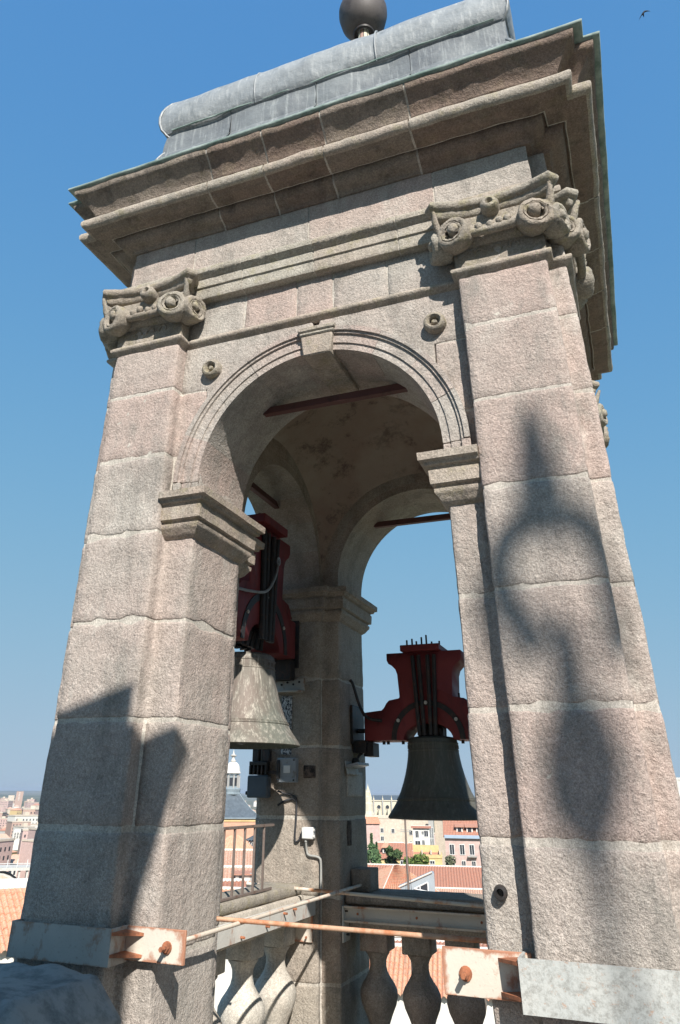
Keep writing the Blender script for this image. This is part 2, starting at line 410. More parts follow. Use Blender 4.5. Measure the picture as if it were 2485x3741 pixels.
# ================================================================== THE BELL TOWER
tower = thing('bell_tower', 'open granite belfry with four arches, scrolled capitals and lead roof', 'bell tower', (0, 0, -3.4))
# plan of the four piers (counter-clockwise)
FR = [(.915, -1.88), (1.147, -1.88), (1.147, -2), (1.757, -2), (1.757, -1.88), (1.88, -1.88), (1.88, -1.147), (1.72, -1.147), (1.72, -.79), (1.10, -.79), (1.10, -1.17), (.915, -1.17)]
BR = [(.915, 1.88), (.915, 1.10), (1.10, 1.10), (1.10, 1.03), (1.72, 1.03), (1.72, 1.30), (1.88, 1.30), (1.88, 1.88), (1.757, 1.88), (1.757, 2), (1.147, 2), (1.147, 1.88)]
mir = lambda P: [(-x, y) for x, y in P][::-1]
FRa = [(.915, -1.88), (1.147, -1.88), (1.147, -1.17), (.915, -1.17)]                      # jamb stone
FRb = [(1.147, -2), (1.757, -2), (1.757, -1.88), (1.88, -1.88), (1.88, -1.147), (1.72, -1.147), (1.72, -.79), (1.10, -.79), (1.10, -1.163), (1.147, -1.163)]
BRa = [(.915, 1.88), (.915, 1.10), (1.147, 1.10), (1.147, 1.88)]
BRb = [(1.147, 1.093), (1.10, 1.093), (1.10, 1.03), (1.72, 1.03), (1.72, 1.30), (1.88, 1.30), (1.88, 1.88), (1.757, 1.88), (1.757, 2), (1.147, 2)]
TOPF = [(1.147, -2), (1.757, -2), (1.757, -1.88), (1.88, -1.88), (1.88, -1.147), (1.147, -1.147)]
TOPB = [(1.147, 1.147), (1.88, 1.147), (1.88, 1.88), (1.757, 1.88), (1.757, 2), (1.147, 2)]
LEV = [-3.2, -2.6, -2.0, -1.41, -.80, -.197, .40, 1.012, 1.62, 2.217, 2.785, 3.225, 3.64]
for (full, a, b, top, mm, seed) in ((FR, FRa, FRb, TOPF, 0, 1), (FR, FRa, FRb, TOPF, 1, 2), (BR, BRa, BRb, TOPB, 1, 3), (BR, BRa, BRb, TOPB, 0, 4)):
    rnd = random.Random(seed); f = mir if mm else (lambda P: P)
    # the mortar body behind the open joints, then every block
    am_ = .0075 if seed < 3 else .006
    bm = sweep(chamfer(f(full), .012), [(-.0040, -3.3), (-.0040, 2.79)], True, .055, am_, pseg=.06)
    sweep(chamfer(f(top), .012), [(-.0040, 2.78), (-.0040, 3.62)], True, .055, am_, bm, pseg=.06)
    pier = finish(bm, 'pier', 'mortar', tower)
    near = seed < 3; amp = .0075 if near else .006
    for k in range(len(LEV) - 1):
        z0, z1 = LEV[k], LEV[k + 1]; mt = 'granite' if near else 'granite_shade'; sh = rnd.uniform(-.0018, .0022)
        sg = .05 if near and k > 1 else .09
        if z0 > 2.7: stone(f(top), z0, z1, 'stone', mt, pier, amp, sg, shift=sh)
        elif rnd.random() < .45 or (seed == 2 and k == 5):
            stone(f(a), z0, z1, 'stone', mt, pier, amp, sg, shift=rnd.uniform(-.0015, .003)); stone(f(b), z0, z1, 'stone', mt, pier, amp, sg, shift=sh)
        else: stone(f(full), z0, z1, 'stone', mt, pier, amp, sg, shift=sh)
    # impost moulding where the arches spring
    if full is FR: path = [(1.72, -.79), (1.10, -.79), (1.10, -1.17), (.915, -1.17), (.915, -1.88), (1.147, -1.88)]
    else: path = [(1.147, 1.88), (.915, 1.88), (.915, 1.10), (1.10, 1.10), (1.10, 1.03), (1.72, 1.03)]
    if mm: path = mir(path)
    IMP = [(-.03, 1.56), (.004, 1.575), (.03, 1.595), (.055, 1.632), (.068, 1.645), (.070, 1.672), (.055, 1.678), (.058, 1.69), (.088, 1.70), (.093, 1.79), (.080, 1.797), (.084, 1.812), (.112, 1.82), (.118, 1.838), (.145, 1.848), (.148, 1.898), (.13, 1.905), (-.03, 1.912)]
    finish(sweep(path, IMP, False, .045, .005, pseg=.03), 'impost', 'granite_moulding' if near else 'granite_shade', tower, 50)

def speckle():
    n = N('speckled_patch', .9, 0, .2)
    c = n.mix(n.ramp(n.noise(55, 4, .8, n.scaled((1, 1, .6))), .46, .53), (0.04, 0.045, 0.055), (0.55, 0.56, 0.56)); n.bump(n.noise(50, 3, .7), .006, .6); M['speckle'] = n.col(c)
    n = N('soot_stain', .95, 0, .1)
    c = n.mix(n.ramp(n.noise(16, 4, .8), .40, .60), (0.03, 0.028, 0.028), (0.16, 0.12, 0.10)); n.bump(n.noise(40, 3, .7), .008, .6); M['soot'] = n.col(c)
speckle()
for (x0, x1, y0, y1, z0, z1, mt, nm) in ((-1.50, -1.385, 1.016, 1.034, .33, .86, 'speckle', 'mortar_patch'), (-1.25, -1.13, 1.018, 1.034, .13, .235, 'soot', 'fixing_scar'), (-.925, -.904, 1.30, 1.75, -.02, .19, 'mortar', 'mortar_patch'), (-.922, -.906, 1.28, 1.40, -.42, -.22, 'soot', 'fixing_scar')):
    bm = roughen(bbox(x0, x1, y0, y1, z0, z1), .03, .004, .004)
    finish(bm, nm, mt, tower, 50)
# ---- arches
fronts = dict(front=lambda u, d, z: Vector((u, -d, z)), back=lambda u, d, z: Vector((u, d, z)),
              left=lambda u, d, z: Vector((-d, u, z)), right=lambda u, d, z: Vector((d, u, z)))
def arch(fn, cu, r, dout, din, key, mat, hi, ulo, uhi, nv=9, inner=.02):
    zc = 2.0
    A = thing_part('arch', tower, mat)
    # archivolt section: radial steps, outer listel proudest
    sec = [(r, din), (r, dout + .012), (r + .052, dout + .012), (r + .055, dout + .024), (r + .125, dout + .024), (r + .128, dout + .040), (r + .148, dout + .040), (r + .150, dout + .056), (r + .185, dout + .056), (r + .185, dout - .03), (r + .2, dout - .2), (r + .2, din)]
    angs = [i * math.pi / nv for i in range(nv + 1)]
    mid = nv // 2
    for i in range(nv):
        a0, a1 = angs[i], angs[i + 1]
        isk = (i == mid and key)
        g = .0007 / r
        steps = 8 if hi else 4
        rows = []; bm = bmesh.new()
        for s in range(steps + 1):
            a = a0 + g + (a1 - a0 - 2 * g) * s / steps
            rows.append([bm.verts.new(fn(cu + rr * math.cos(a), d, zc + rr * math.sin(a))) for rr, d in sec])
        n = len(sec)
        for p, q in zip(rows, rows[1:]):
            for j in range(n): bm.faces.new((p[j], p[(j + 1) % n], q[(j + 1) % n], q[j]))
        bm.faces.new(rows[0][::-1]); bm.faces.new(rows[-1])
        if hi: roughen(bm, .07, .004, 0)
        finish(bm, 'voussoir', mat, A, 40)
    # stilt between impost and springing
    for s in (-1, 1):
        for (ra, rb, dd) in ((r, r + .052, .012), (r + .054, r + .126, .024), (r + .128, r + .185, .05)):
            bm = bmesh.new(); extr([(cu + s * ra, 1.905), (cu + s * rb, 1.905), (cu + s * rb, 1.996), (cu + s * ra, 1.996)], fn, dout - .02 if ra > r else din, dout + dd, bm=bm)
            if hi: roughen(bm, .05, .003, .004)
            finish(bm, 'voussoir', mat, A, 40)
    if key:
        for (u0, u1, z0, z1, d) in ((-.085, .17, 2.862, 3.035, .066), (-.095, .185, 3.035, 3.062, .078), (-.105, .195, 3.062, 3.10, .09)):
            w_ = (z1 - z0) * .12
            bm = extr([(cu + u0 + w_, z0), (cu + u1 - w_, z0), (cu + u1, z1), (cu + u0, z1)], fn, din + .1, dout + d)
            roughen(bm, .05, .004, .008); finish(bm, 'keystone', 'granite_moulding', A, 40)
    # spandrel masonry: courses left and right of the crown
    K = []
    for s in (-1, 1):
        lim = uhi if s > 0 else ulo
        cs = [(cu + s * (r + .08) * math.cos(t), zc + (r + .08) * math.sin(t)) for t in [R(90 - i * 6) for i in range(0, 16)]]
        cs = [c for c in cs if c[0] * s <= abs(lim if s > 0 else -lim) - .0 or True]
        lim1 = cu + s * r
        pts = [c for c in cs if (c[0] - lim1) * s <= 1e-6]
        poly = pts + [(lim1, 2.78), (lim, 2.78), (lim, 3.222), (cu + s * .02 + (.03 if s > 0 else 0), 3.222)]
        K.append(poly)
    for j, poly in enumerate(K):
        # radial joint splits each spandrel into two stones
        bm = extr(poly, fn, din - .006, dout)
        if hi: roughen(bm, .07, .005, .006)
        finish(bm, 'spandrel_stone', mat if hi else 'granite_shade', A, 50)
    return A
def thing_part(name, parent, mat):
    """a small iron cramp buried in the masonry holds the arch group together: the mortar bed of the arch"""
    bm = bmesh.new()
    return finish(bm, name, mat, parent)
archbeds = []
def bed(fn, cu, r, dout, din, name='arch'):
    bm = bmesh.new(); rows = []
    for i in range(25):
        a = math.pi * i / 24
        rows.append([bm.verts.new(fn(cu + rr * math.cos(a), d, 2.0 + rr * math.sin(a))) for rr, d in ((r + .006, din - .004 + .012), (r + .006, dout + .004), (r + .16, dout + .01), (r + .16, din + .012))])
    for p, q in zip(rows, rows[1:]):
        for j in range(4): bm.faces.new((p[j], p[(j + 1) % 4], q[(j + 1) % 4], q[j]))
    return finish(bm, name, 'mortar', tower)
def thing_part(name, parent, mat): return bed(*_bedargs)
for side, cu, r, dout, din, key, hi, ulo, uhi in (('front', 0, .915, 1.88, 1.17, True, True, -1.147, 1.147), ('left', .12, .91, 1.72, 1.10, False, False, -1.147, 1.147), ('back', 0, .915, 1.88, 1.10, False, False, -1.147, 1.147), ('right', .12, .91, 1.72, 1.10, False, False, -1.147, 1.147)):
    _bedargs = (fronts[side], cu, r, dout, din)
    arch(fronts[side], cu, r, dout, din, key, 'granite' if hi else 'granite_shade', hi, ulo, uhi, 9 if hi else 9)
# masonry course under the architrave (z 3.22 - 3.64)
fr0 = finish(bbox(-1.14, 1.14, -1.873, -1.2, 3.23, 3.7), 'upper_wall', 'mortar', tower)
for (x0, x1) in ((-1.147, -.62), (-.62, -.155), (-.155, .155), (.155, .60), (.60, 1.147)):
    bm = roughen(bbox(x0 + .006, x1 - .006, -1.88, -1.25, 3.232, 3.66), .06, .006, .008); finish(bm, 'stone', 'granite', fr0, 50)
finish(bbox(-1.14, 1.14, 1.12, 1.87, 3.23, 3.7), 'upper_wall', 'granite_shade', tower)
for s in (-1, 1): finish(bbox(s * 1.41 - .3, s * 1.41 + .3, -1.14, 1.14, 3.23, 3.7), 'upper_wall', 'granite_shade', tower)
# round bosses in the spandrels
for x, z in ((-.868, 2.945), (.936, 2.935)):
    rot = Matrix.Translation((x, -1.875, z)) @ Matrix.Rotation(R(90), 4, 'X')
    bm = lathe([(0, .062), (.014, .062), (.02, .05), (.022, .028), (.034, .026), (.040, .062), (.052, .075), (.066, .072), (.076, .06), (.08, .035), (.078, 0)], (0, 0, 0), 28, None, rot)
    for v in bm.verts: v.co += Vector((nz(v.co, 30, .004), 0, nz(v.co + Vector((5, 5, 5)), 30, .004)))
    finish(bm, 'boss', 'granite_capital', tower, 40)

# ---- string moulding at the necks of the capitals, running round the tower
OUT = [(-1.757, -2), (-1.147, -2), (-1.147, -1.88), (1.147, -1.88), (1.147, -2), (1.757, -2), (1.757, -1.88), (1.88, -1.88), (1.88, -1.147), (1.72, -1.147), (1.72, 1.147), (1.88, 1.147), (1.88, 1.88), (1.757, 1.88), (1.757, 2), (1.147, 2), (1.147, 1.88), (-1.147, 1.88), (-1.147, 2), (-1.757, 2), (-1.757, 1.88), (-1.88, 1.88), (-1.88, 1.147), (-1.72, 1.147), (-1.72, -1.147), (-1.88, -1.147), (-1.88, -1.88), (-1.757, -1.88)]
AST = [(-.02, 3.198), (.006, 3.203), (.012, 3.218), (.028, 3.224), (.040, 3.238), (.042, 3.252), (.034, 3.268), (.02, 3.276), (-.02, 3.28)]
finish(sweep(OUT, AST, True, .05, .003, pseg=.02, caps=False), 'string_moulding', 'granite_moulding', tower, 60)

# ---- capitals
def volute(bm, cx, cz, yc, r, ang, flip=1):
    """scroll: fat rolled ring with a hollow and a projecting eye; face turned by ang about z"""
    T = Matrix.Translation((cx, yc, cz)) @ Matrix.Rotation(ang, 4, 'Z')
    R90 = Matrix.Rotation(R(90), 4, 'X')
    lathe([(r * .44, -.03), (r * .45, .022), (r * .50, .036), (r * .60, .040), (r * .64, .030), (r * .68, .040), (r * .86, .040), (r * .96, .026), (r * 1.0, -.01), (r * .97, -.055), (r * .86, -.10)], (0, 0, 0), 30, bm, T @ R90)
    lathe([(0, -.016), (r * .60, -.016), (r * .80, -.04), (r * .80, -.11), (0, -.11)], (0, 0, 0), 22, bm, T @ R90)
    lathe([(0, .058), (r * .20, .056), (r * .33, .040), (r * .36, .0), (r * .35, -.02)], (0, 0, 0), 14, bm, T @ Matrix.Translation((-.012 * flip, 0, .016)) @ R90)
    # inner whorl, an arc running from the eye out into the rim
    pts = [T @ Vector((r * (.42 + .012 * i) * math.cos(R(20 + i * 14) * flip + (0 if flip > 0 else math.pi)), -.018, r * (.42 + .012 * i) * math.sin(R(20 + i * 14) * flip + (0 if flip > 0 else math.pi)))) for i in range(12)]
    tube(pts, r * .075, 6, bm)
def crumble(bm, a, f=22):
    for v in bm.verts:
        p = v.co.copy(); v.co += Vector((nz(p, f, a), nz(p + Vector((3, 1, 8)), f, a), nz(p + Vector((7, 9, 2)), f, a))) + Vector((nz(p, 60, a * .5), 0, nz(p + Vector((1, 5, 3)), 60, a * .5)))
    return bm
def capital(T, main):
    """built for a pilaster face at y=-2, x 1.147..1.757, then placed by T"""
    cx = 1.452; hw = .305
    par = finish(crumble(move(sweep([(cx - hw - .01, -1.86), (cx - hw - .01, -2.0), (cx + hw + .01, -2.0), (cx + hw + .01, -1.86)], [(.0, 3.27), (.0, 3.44), (.03, 3.45), (.055, 3.475), (.07, 3.51), (.075, 3.56), (.06, 3.61), (.06, 3.68), (-.1, 3.69)], False, .04, 0, pseg=.03), T), .005), 'capital', 'granite_capital', tower, 60)
    # abacus with concave sides and cut horns
    def plan(e):
        P = []; xl, xr = cx - hw - .155 - e, cx + hw + .155 + e
        n = 10
        for i in range(n + 1):
            t = i / n * 2 - 1; P.append((cx + t * (xr - cx - .045), -2.155 - e + .085 * (1 - t * t)))
        P += [(xr + .0, -2.10 - e)]
        P += [(xr - .06, -1.98), (xr - .07, -1.84), (xl + .07, -1.84), (xl + .06, -1.98), (xl, -2.10 - e)]
        return P
    bm = sweep(plan(0), [(-.05, 3.70), (-.03, 3.715), (-.022, 3.745), (-.02, 3.76), (.0, 3.768), (.014, 3.785), (.018, 3.805), (.012, 3.828), (-.01, 3.838)], True, .04, 0)
    finish(crumble(move(bm, T), .006), 'abacus', 'granite_capital', par, 60)
    for s in (-1, 1):
        bm = bmesh.new(); volute(bm, cx + s * .285, 3.505, -2.125, .128, s * R(14), s)
        bm2 = None
        finish(crumble(crumble(move(bm, T), .014, 8), .006), 'volute', 'granite_capital', par, 60)
        # the scroll seen from the flank, meeting the front one at the horn
        bm = bmesh.new(); volute(bm, 0, 3.495, 0, .12, 0, s)
        RT = Matrix.Translation((cx + s * (hw + .125), -2.02, 0)) @ Matrix.Rotation(s * R(72), 4, 'Z')
        finish(crumble(crumble(move(bm, T @ RT), .012, 9), .007), 'volute', 'granite_capital', par, 60)
        # leaf under the horn
        bm = tube(bez([(cx + s * .33, -2.03, 3.40), (cx + s * .36, -2.06, 3.50), (cx + s * .40, -2.11, 3.62), (cx + s * .41, -2.16, 3.73)], 5), .04, 8, radii=[.012 + .018 * math.sin(i / 15 * 3.1) for i in range(16)])
        finish(crumble(move(bm, T), .008), 'leaf', 'granite_capital', par, 60)
    # channel of the scrolls between the two volutes, with broken egg-and-dart
    bm = tube([(cx - .21, -2.10, 3.50), (cx - .08, -2.11, 3.485), (cx + .08, -2.11, 3.487), (cx + .21, -2.10, 3.505)], .034, 10)
    for k in range(4): lathe([(0, .03), (.022, .02), (.03, 0), (.02, -.03), (0, -.04)], (cx - .1 + k * .07 + random.uniform(-.015, .015), -2.125, 3.535 + random.uniform(-.02, .015)), 8, bm)
    finish(crumble(move(bm, T), .007), 'echinus', 'granite_capital', par, 60)
    # rosette
    bm = lathe([(0, .02), (.012, .02), (.016, .055), (.030, .078), (.052, .075), (.066, .05), (.070, .0), (.06, -.06)], (0, 0, 0), 18, None, Matrix.Translation((cx - .01, -2.075, 3.705)) @ Matrix.Rotation(R(82), 4, 'X'))
    finish(crumble(move(bm, T), .007, 18), 'rosette', 'granite_capital', par, 60)
    # row of egg hollows cut in the neck, as raised rims
    for k in range(3):
        xx = cx - .13 + k * .12
        bm = tube([(xx + .035 * math.cos(R(a)), -2.004, 3.375 + .045 * math.sin(R(a))) for a in range(0, 181, 15)], .0065, 6)
        finish(crumble(move(bm, T), .003), 'egg', 'granite_capital', par, 60)
    return par
def move(bm, T):
    for v in bm.verts: v.co = T @ v.co
    return bm
I4 = Matrix.Identity(4); MX = Matrix.Scale(-1, 4, (1, 0, 0)); MY = Matrix.Scale(-1, 4, (0, 1, 0))
SW = Matrix.Translation((-.12, 0, 0)) @ Matrix(((0, -1, 0, 0), (-1, 0, 0, -.03), (0, 0, 1, 0), (0, 0, 0, 1)))      # (x,y) -> (-y,-x): front right pilaster to the right flank
capital(I4, True); capital(MX, True)
capital(SW, False); capital(MX @ SW, False); capital(MY @ SW, False); capital(MX @ MY @ SW, False)

# ---- entablature
def Nsq(a, b, c=None, d=None):
    """notched square: front face x +-a at y=-b, notch at y=-c, flank at x=d"""
    c = a if c is None else c; d = b if d is None else d
    return [(-a, -b), (a, -b), (a, -c), (d, -c), (d, c), (a, c), (a, b), (-a, b), (-a, c), (-d, c), (-d, -c), (-a, -c)]
def pieces(poly, cutx, cuty):
    """split a notched square into open paths at the given positions on each of the four sides"""
    n = len(poly); loop = []
    for i in range(n):
        p, q = poly[i], poly[(i + 1) % n]; loop.append((p, False))
        L = math.hypot(q[0] - p[0], q[1] - p[1])
        if L > 2:
            if abs(p[1] - q[1]) < 1e-6: cs = sorted(cutx, reverse=(q[0] < p[0])); loop += [((c, p[1]), True) for c in cs]
            else: cs = sorted(cuty, reverse=(q[1] < p[1])); loop += [((p[0], c), True) for c in cs]
    k = next(i for i, l in enumerate(loop) if l[1]); loop = loop[k:] + loop[:k]
    out = []; cur = [loop[0][0]]
    for p, c in loop[1:] + [loop[0]]:
        cur.append(p)
        if c: out.append(cur); cur = [p]
    return out
def shrink(path, g):
    p = [list(x) for x in path]
    for a, b in ((0, 1), (-1, -2)):
        dx, dy = p[b][0] - p[a][0], p[b][1] - p[a][1]; L = math.hypot(dx, dy); p[a][0] += dx / L * g; p[a][1] += dy / L * g
    return [tuple(x) for x in p]
NA = Nsq(1.755, 1.95, 1.83, 1.875)
def entab(name, prof, cx_, cy_, mat, amp, g=.004, pseg=.03, NA=NA):
    # mortar body a little behind
    bm = sweep(NA, [(d - .007, z) for d, z in prof], True, .06, amp, caps=True, pseg=pseg)
    par = finish(bm, name, 'mortar', tower, 50)
    for p in pieces(NA, cx_, cy_):
        ins = [(-.12, prof[0][1])] + prof + [(-.12, prof[-1][1])]
        finish(sweep(shrink(p, g + random.uniform(0, .002)), ins, False, .06, amp, pseg=pseg), 'stone', mat, par, 50)
    return par
entab('architrave', [(-.075, 3.632), (.0, 3.640), (.004, 3.648), (.004, 3.745), (.018, 3.752), (.02, 3.835), (.034, 3.842), (.05, 3.862), (.066, 3.872), (.07, 3.905), (.064, 3.925), (0, 3.932)], (-.62, .02, .72), (-.9, .5), 'granite_moulding', .004)
entab('frieze', [(0, 3.936), (.002, 3.95), (.002, 4.33), (0, 4.345)], (-1.12, -.03, 1.03), (-.6, .7), 'granite', .005, .006)
cor = [(-.06, 4.343), (.012, 4.352), (.018, 4.375), (.04, 4.39), (.075, 4.40), (.112, 4.42), (.13, 4.45), (.135, 4.468), (.138, 4.498), (.158, 4.502), (.164, 4.472), (.20, 4.474), (.275, 4.482), (.285, 4.492), (.302, 4.497), (.330, 4.505), (.352, 4.525), (.360, 4.55), (.356, 4.585), (.335, 4.60), (.285, 4.612), (.272, 4.63), (.272, 4.675), (.29, 4.685), (.30, 4.715), (.325, 4.755), (.36, 4.80), (.40, 4.84), (.435, 4.865), (.446, 4.895), (.446, 4.93), (.30, 4.94)]
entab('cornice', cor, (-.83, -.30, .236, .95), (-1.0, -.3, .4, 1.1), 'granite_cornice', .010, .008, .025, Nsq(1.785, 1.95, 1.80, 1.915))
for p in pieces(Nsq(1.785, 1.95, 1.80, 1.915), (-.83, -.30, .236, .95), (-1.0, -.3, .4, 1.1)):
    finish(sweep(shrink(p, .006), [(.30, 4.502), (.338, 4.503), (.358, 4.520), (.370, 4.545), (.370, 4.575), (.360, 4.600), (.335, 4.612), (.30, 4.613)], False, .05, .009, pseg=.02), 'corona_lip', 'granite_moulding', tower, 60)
# solid head of the tower over the vault
finish(sweep(Nsq(1.70, 1.86, 1.75, 1.80), [(0, 3.60), (0, 4.93)], True, 2, 0), 'core', 'mortar', tower)
# lead-covered eaves with verdigris edge and roof slope
NB = Nsq(1.815, 1.935, 1.785, 1.93)
finish(sweep(NB, [(.38, 4.925), (.455, 4.922), (.480, 4.932), (.487, 4.948), (.478, 4.964), (.40, 4.972)], True, .1, .004, pseg=.02, caps=False), 'roof_edge', 'copper', tower, 60)
finish(sweep(NB, [(.46, 4.966), (.20, 5.12), (-.10, 5.42), (-.32, 5.72)], True, .15, .004), 'roof_slope', 'lead', tower, 60)
# bulbous lead hood
SQ = [(-1.33, -1.3), (1.33, -1.3), (1.33, 1.3), (-1.33, 1.3)]
low = [(.51, 5.20), (.505, 5.70), (.50, 5.78), (.47, 5.86), (.43, 5.93), (.395, 5.995), (.385, 6.05), (.405, 6.10), (.44, 6.135), (.468, 6.16), (.48, 6.18)]
up_ = [(.478, 6.165), (.505, 6.21), (.525, 6.29), (.530, 6.38), (.520, 6.475), (.495, 6.565), (.455, 6.655), (.40, 6.725), (.32, 6.79), (.20, 6.85), (.0, 6.91), (-.3, 7.0)]
hood = finish(sweep(SQ, [(d - .012, z) for d, z in low + up_[1:-1]], True, .3, 0), 'lead_hood', 'lead', tower, 60)
finish(sweep([(-1.3, -1.3), (1.3, -1.3), (1.3, 1.3), (-1.3, 1.3)], [(.02, 6.86), (-.3, 6.98), (-.6, 7.4), (-1.0, 8.1), (-1.14, 8.75)], True, .3, 0), 'spirelet', 'lead', tower, 60)
for prof, cx_, mt in ((low, (-1.0, -.05, .9), 'lead_shade'), (up_, (-.72, .575), 'lead')):  # lower sheets in darker lead: shade of the undercut put into the colour
    for p in pieces([(x, y) for x, y in SQ], cx_, (-.5, .6)):
        bm = sweep(shrink(p, .002), prof + [(prof[-1][0] - .02, prof[-1][1] - .01), (prof[0][0] - .03, prof[0][1] + .005)], False, .07, 0, pseg=.05)
        for v in bm.verts:
            q = v.co; v.co += Vector((q.x, q.y, 0)).normalized() * (nz(q, 2.2, .03) + nz(q + Vector((2, 2, 2)), 6, .012))
        finish(bm, 'lead_sheet', mt, hood, 50)
def seam(pts, r=.012, mt='lead'): return finish(tube(pts, r, 6), 'seam', mt, hood, 60)
for sx in (-1, 1):
    for sy in (-1, 1):
        seam([(sx * (1.33 + d - .01), sy * (1.3 + d + .004), z) for d, z in low[1:] + up_[1:-1]], .014)
for x in (-.72, .575): seam([(x + .01, -(1.3 + d + .005), z) for d, z in up_[:-1]], .009)
for x in (-1.0, -.05, .9): seam([(x, -(1.3 + d + .004), z) for d, z in low[2:]], .007, 'lead_dark')
seam([(x / 10, -1.3 - .490 - nz(Vector((x, 0, 0)), .37, .01), 6.268 + - .088 + nz(Vector((x, 3, 0)), .3, .012)) for x in range(-17, 18)], .010, 'copper')
for x in (-1.45, -1.15, -.83, .0, .93):       # lead clips
    finish(bbox(x - .035, x + .035, -1.3 - .514, -1.3 - .50, 6.30, 6.345, .003), 'clip', 'lead_dark', hood)
# finial: faceted stem, dark collar and ball
fin = finish(lathe([(0, -.42), (.10, -.418), (.155, -.40), (.24, -.335), (.31, -.22), (.345, -.05), (.345, .06), (.30, .24), (.2, .36), (0, .42)], (-.05, 0, 9.82), 48), 'finial', 'ball_bronze', tower, 60)
finish(lathe([(.13, -.44), (.145, -.43), (.15, -.40), (.10, -.395)], (-.05, 0, 9.78), 36), 'collar', 'dark_iron', fin)
for k in range(10):
    a0, a1 = 2 * math.pi * k / 10, 2 * math.pi * (k + .82) / 10
    bm = bmesh.new(); vs = [[bm.verts.new((-.05 + r * math.cos(a), r * math.sin(a), z)) for a in (a0, (a0 + a1) / 2, a1)] for r, z in ((.15, 8.6), (.085, 9.25), (.07, 9.45))]
    for p, q in zip(vs, vs[1:]):
        for j in range(2): bm.faces.new((p[j], p[j + 1], q[j + 1], q[j]))
    finish(bm, 'stem_facet', 'stone_white' if k % 5 != 2 else 'pink_stone', fin)
finish(lathe([(.14, 8.5 - 9.78), (.06, 9.46 - 9.78)], (-.05, 0, 9.78), 16), 'stem', 'dark_iron', fin)

# ---- sail vault inside
bm = bmesh.new(); n = 36; G = []
cyv, hx, hy = -.035, 1.10, 1.135
for i in range(n + 1):
    row = []
    for j in range(n + 1):
        x = -hx + 2 * hx * i / n; y = cyv - hy + 2 * hy * j / n
        rr = 1.575 ** 2 - x * x - (y - cyv) ** 2
        z = 2.0 + math.sqrt(max(rr, .0001)); p = Vector((x, y, z)); p.z += nz(p, 3, .012); row.append(bm.verts.new(p))
    G.append(row)
for i in range(n):
    for j in range(n): bm.faces.new((G[i][j], G[i][j + 1], G[i + 1][j + 1], G[i + 1][j]))
finish(bm, 'vault', 'vault', tower, 60)
# interior faces of the arches between opening and vault
def ringwall(fn, cu, r, din, u0, u1, hc):
    bm = bmesh.new(); rows = []
    for i in range(41):
        a = math.pi * i / 40; c_, s_ = math.cos(a), math.sin(a)
        # outer line: intersection with the vault (half circle about hc)
        row = []
        for k, (rr, cc) in enumerate(((r, cu), (1.20, hc))):
            row.append(bm.verts.new(fn(min(max(cc + rr * c_, u0 - .05), u1 + .05), din - .003, 2.0 + rr * s_)))
        rows.append(row)
    for p, q in zip(rows, rows[1:]): bm.faces.new((p[0], p[1], q[1], q[0]))
    finish(bm, 'inner_wall', 'granite_shade', tower, 60)
ringwall(fronts['left'], .12, .912, 1.10, -1.17, 1.10, cyv); ringwall(fronts['right'], .12, .912, 1.10, -1.17, 1.10, cyv)
ringwall(fronts['back'], 0, .917, 1.10, -1.10, 1.10, 0); ringwall(fronts['front'], 0, .917, 1.17, -1.10, 1.10, 0)
# tie bars across the arch heads
for (p, q, w_) in (((-.60, -1.47, 2.715), (.60, -1.47, 2.715), 0), ((-1.46, -.5, 2.76), (-1.46, .80, 2.76), 1), ((-.60, 1.49, 2.70), (.60, 1.49, 2.70), 0), ((1.46, -.5, 2.76), (1.46, .80, 2.76), 1)):
    if w_: bm = bbox(p[0] - .03, p[0] + .03, p[1], q[1], p[2] - .03, p[2] + .03, .004)
    else: bm = bbox(p[0], q[0], p[1] - .03, p[1] + .03, p[2] - .03, p[2] + .03, .004)
    finish(bm, 'tie_bar', 'brown_beam', tower)
# floor of the belfry
struct(finish(bbox(-1.9, 1.9, -1.9, 1.9, -2.4, -2.2), 'belfry_floor', 'terrace'), 'paved floor of the belfry')
struct(finish(bbox(-9, 9, -14, -2.15, -2.5, -1.72), 'terrace', 'terrace'), 'pale paved roof terrace in front of the belfry')
base = finish(bbox(-2.2, 2.2, -2.1, 2.2, -36, -2.45), 'tower_base', 'granite', tower)
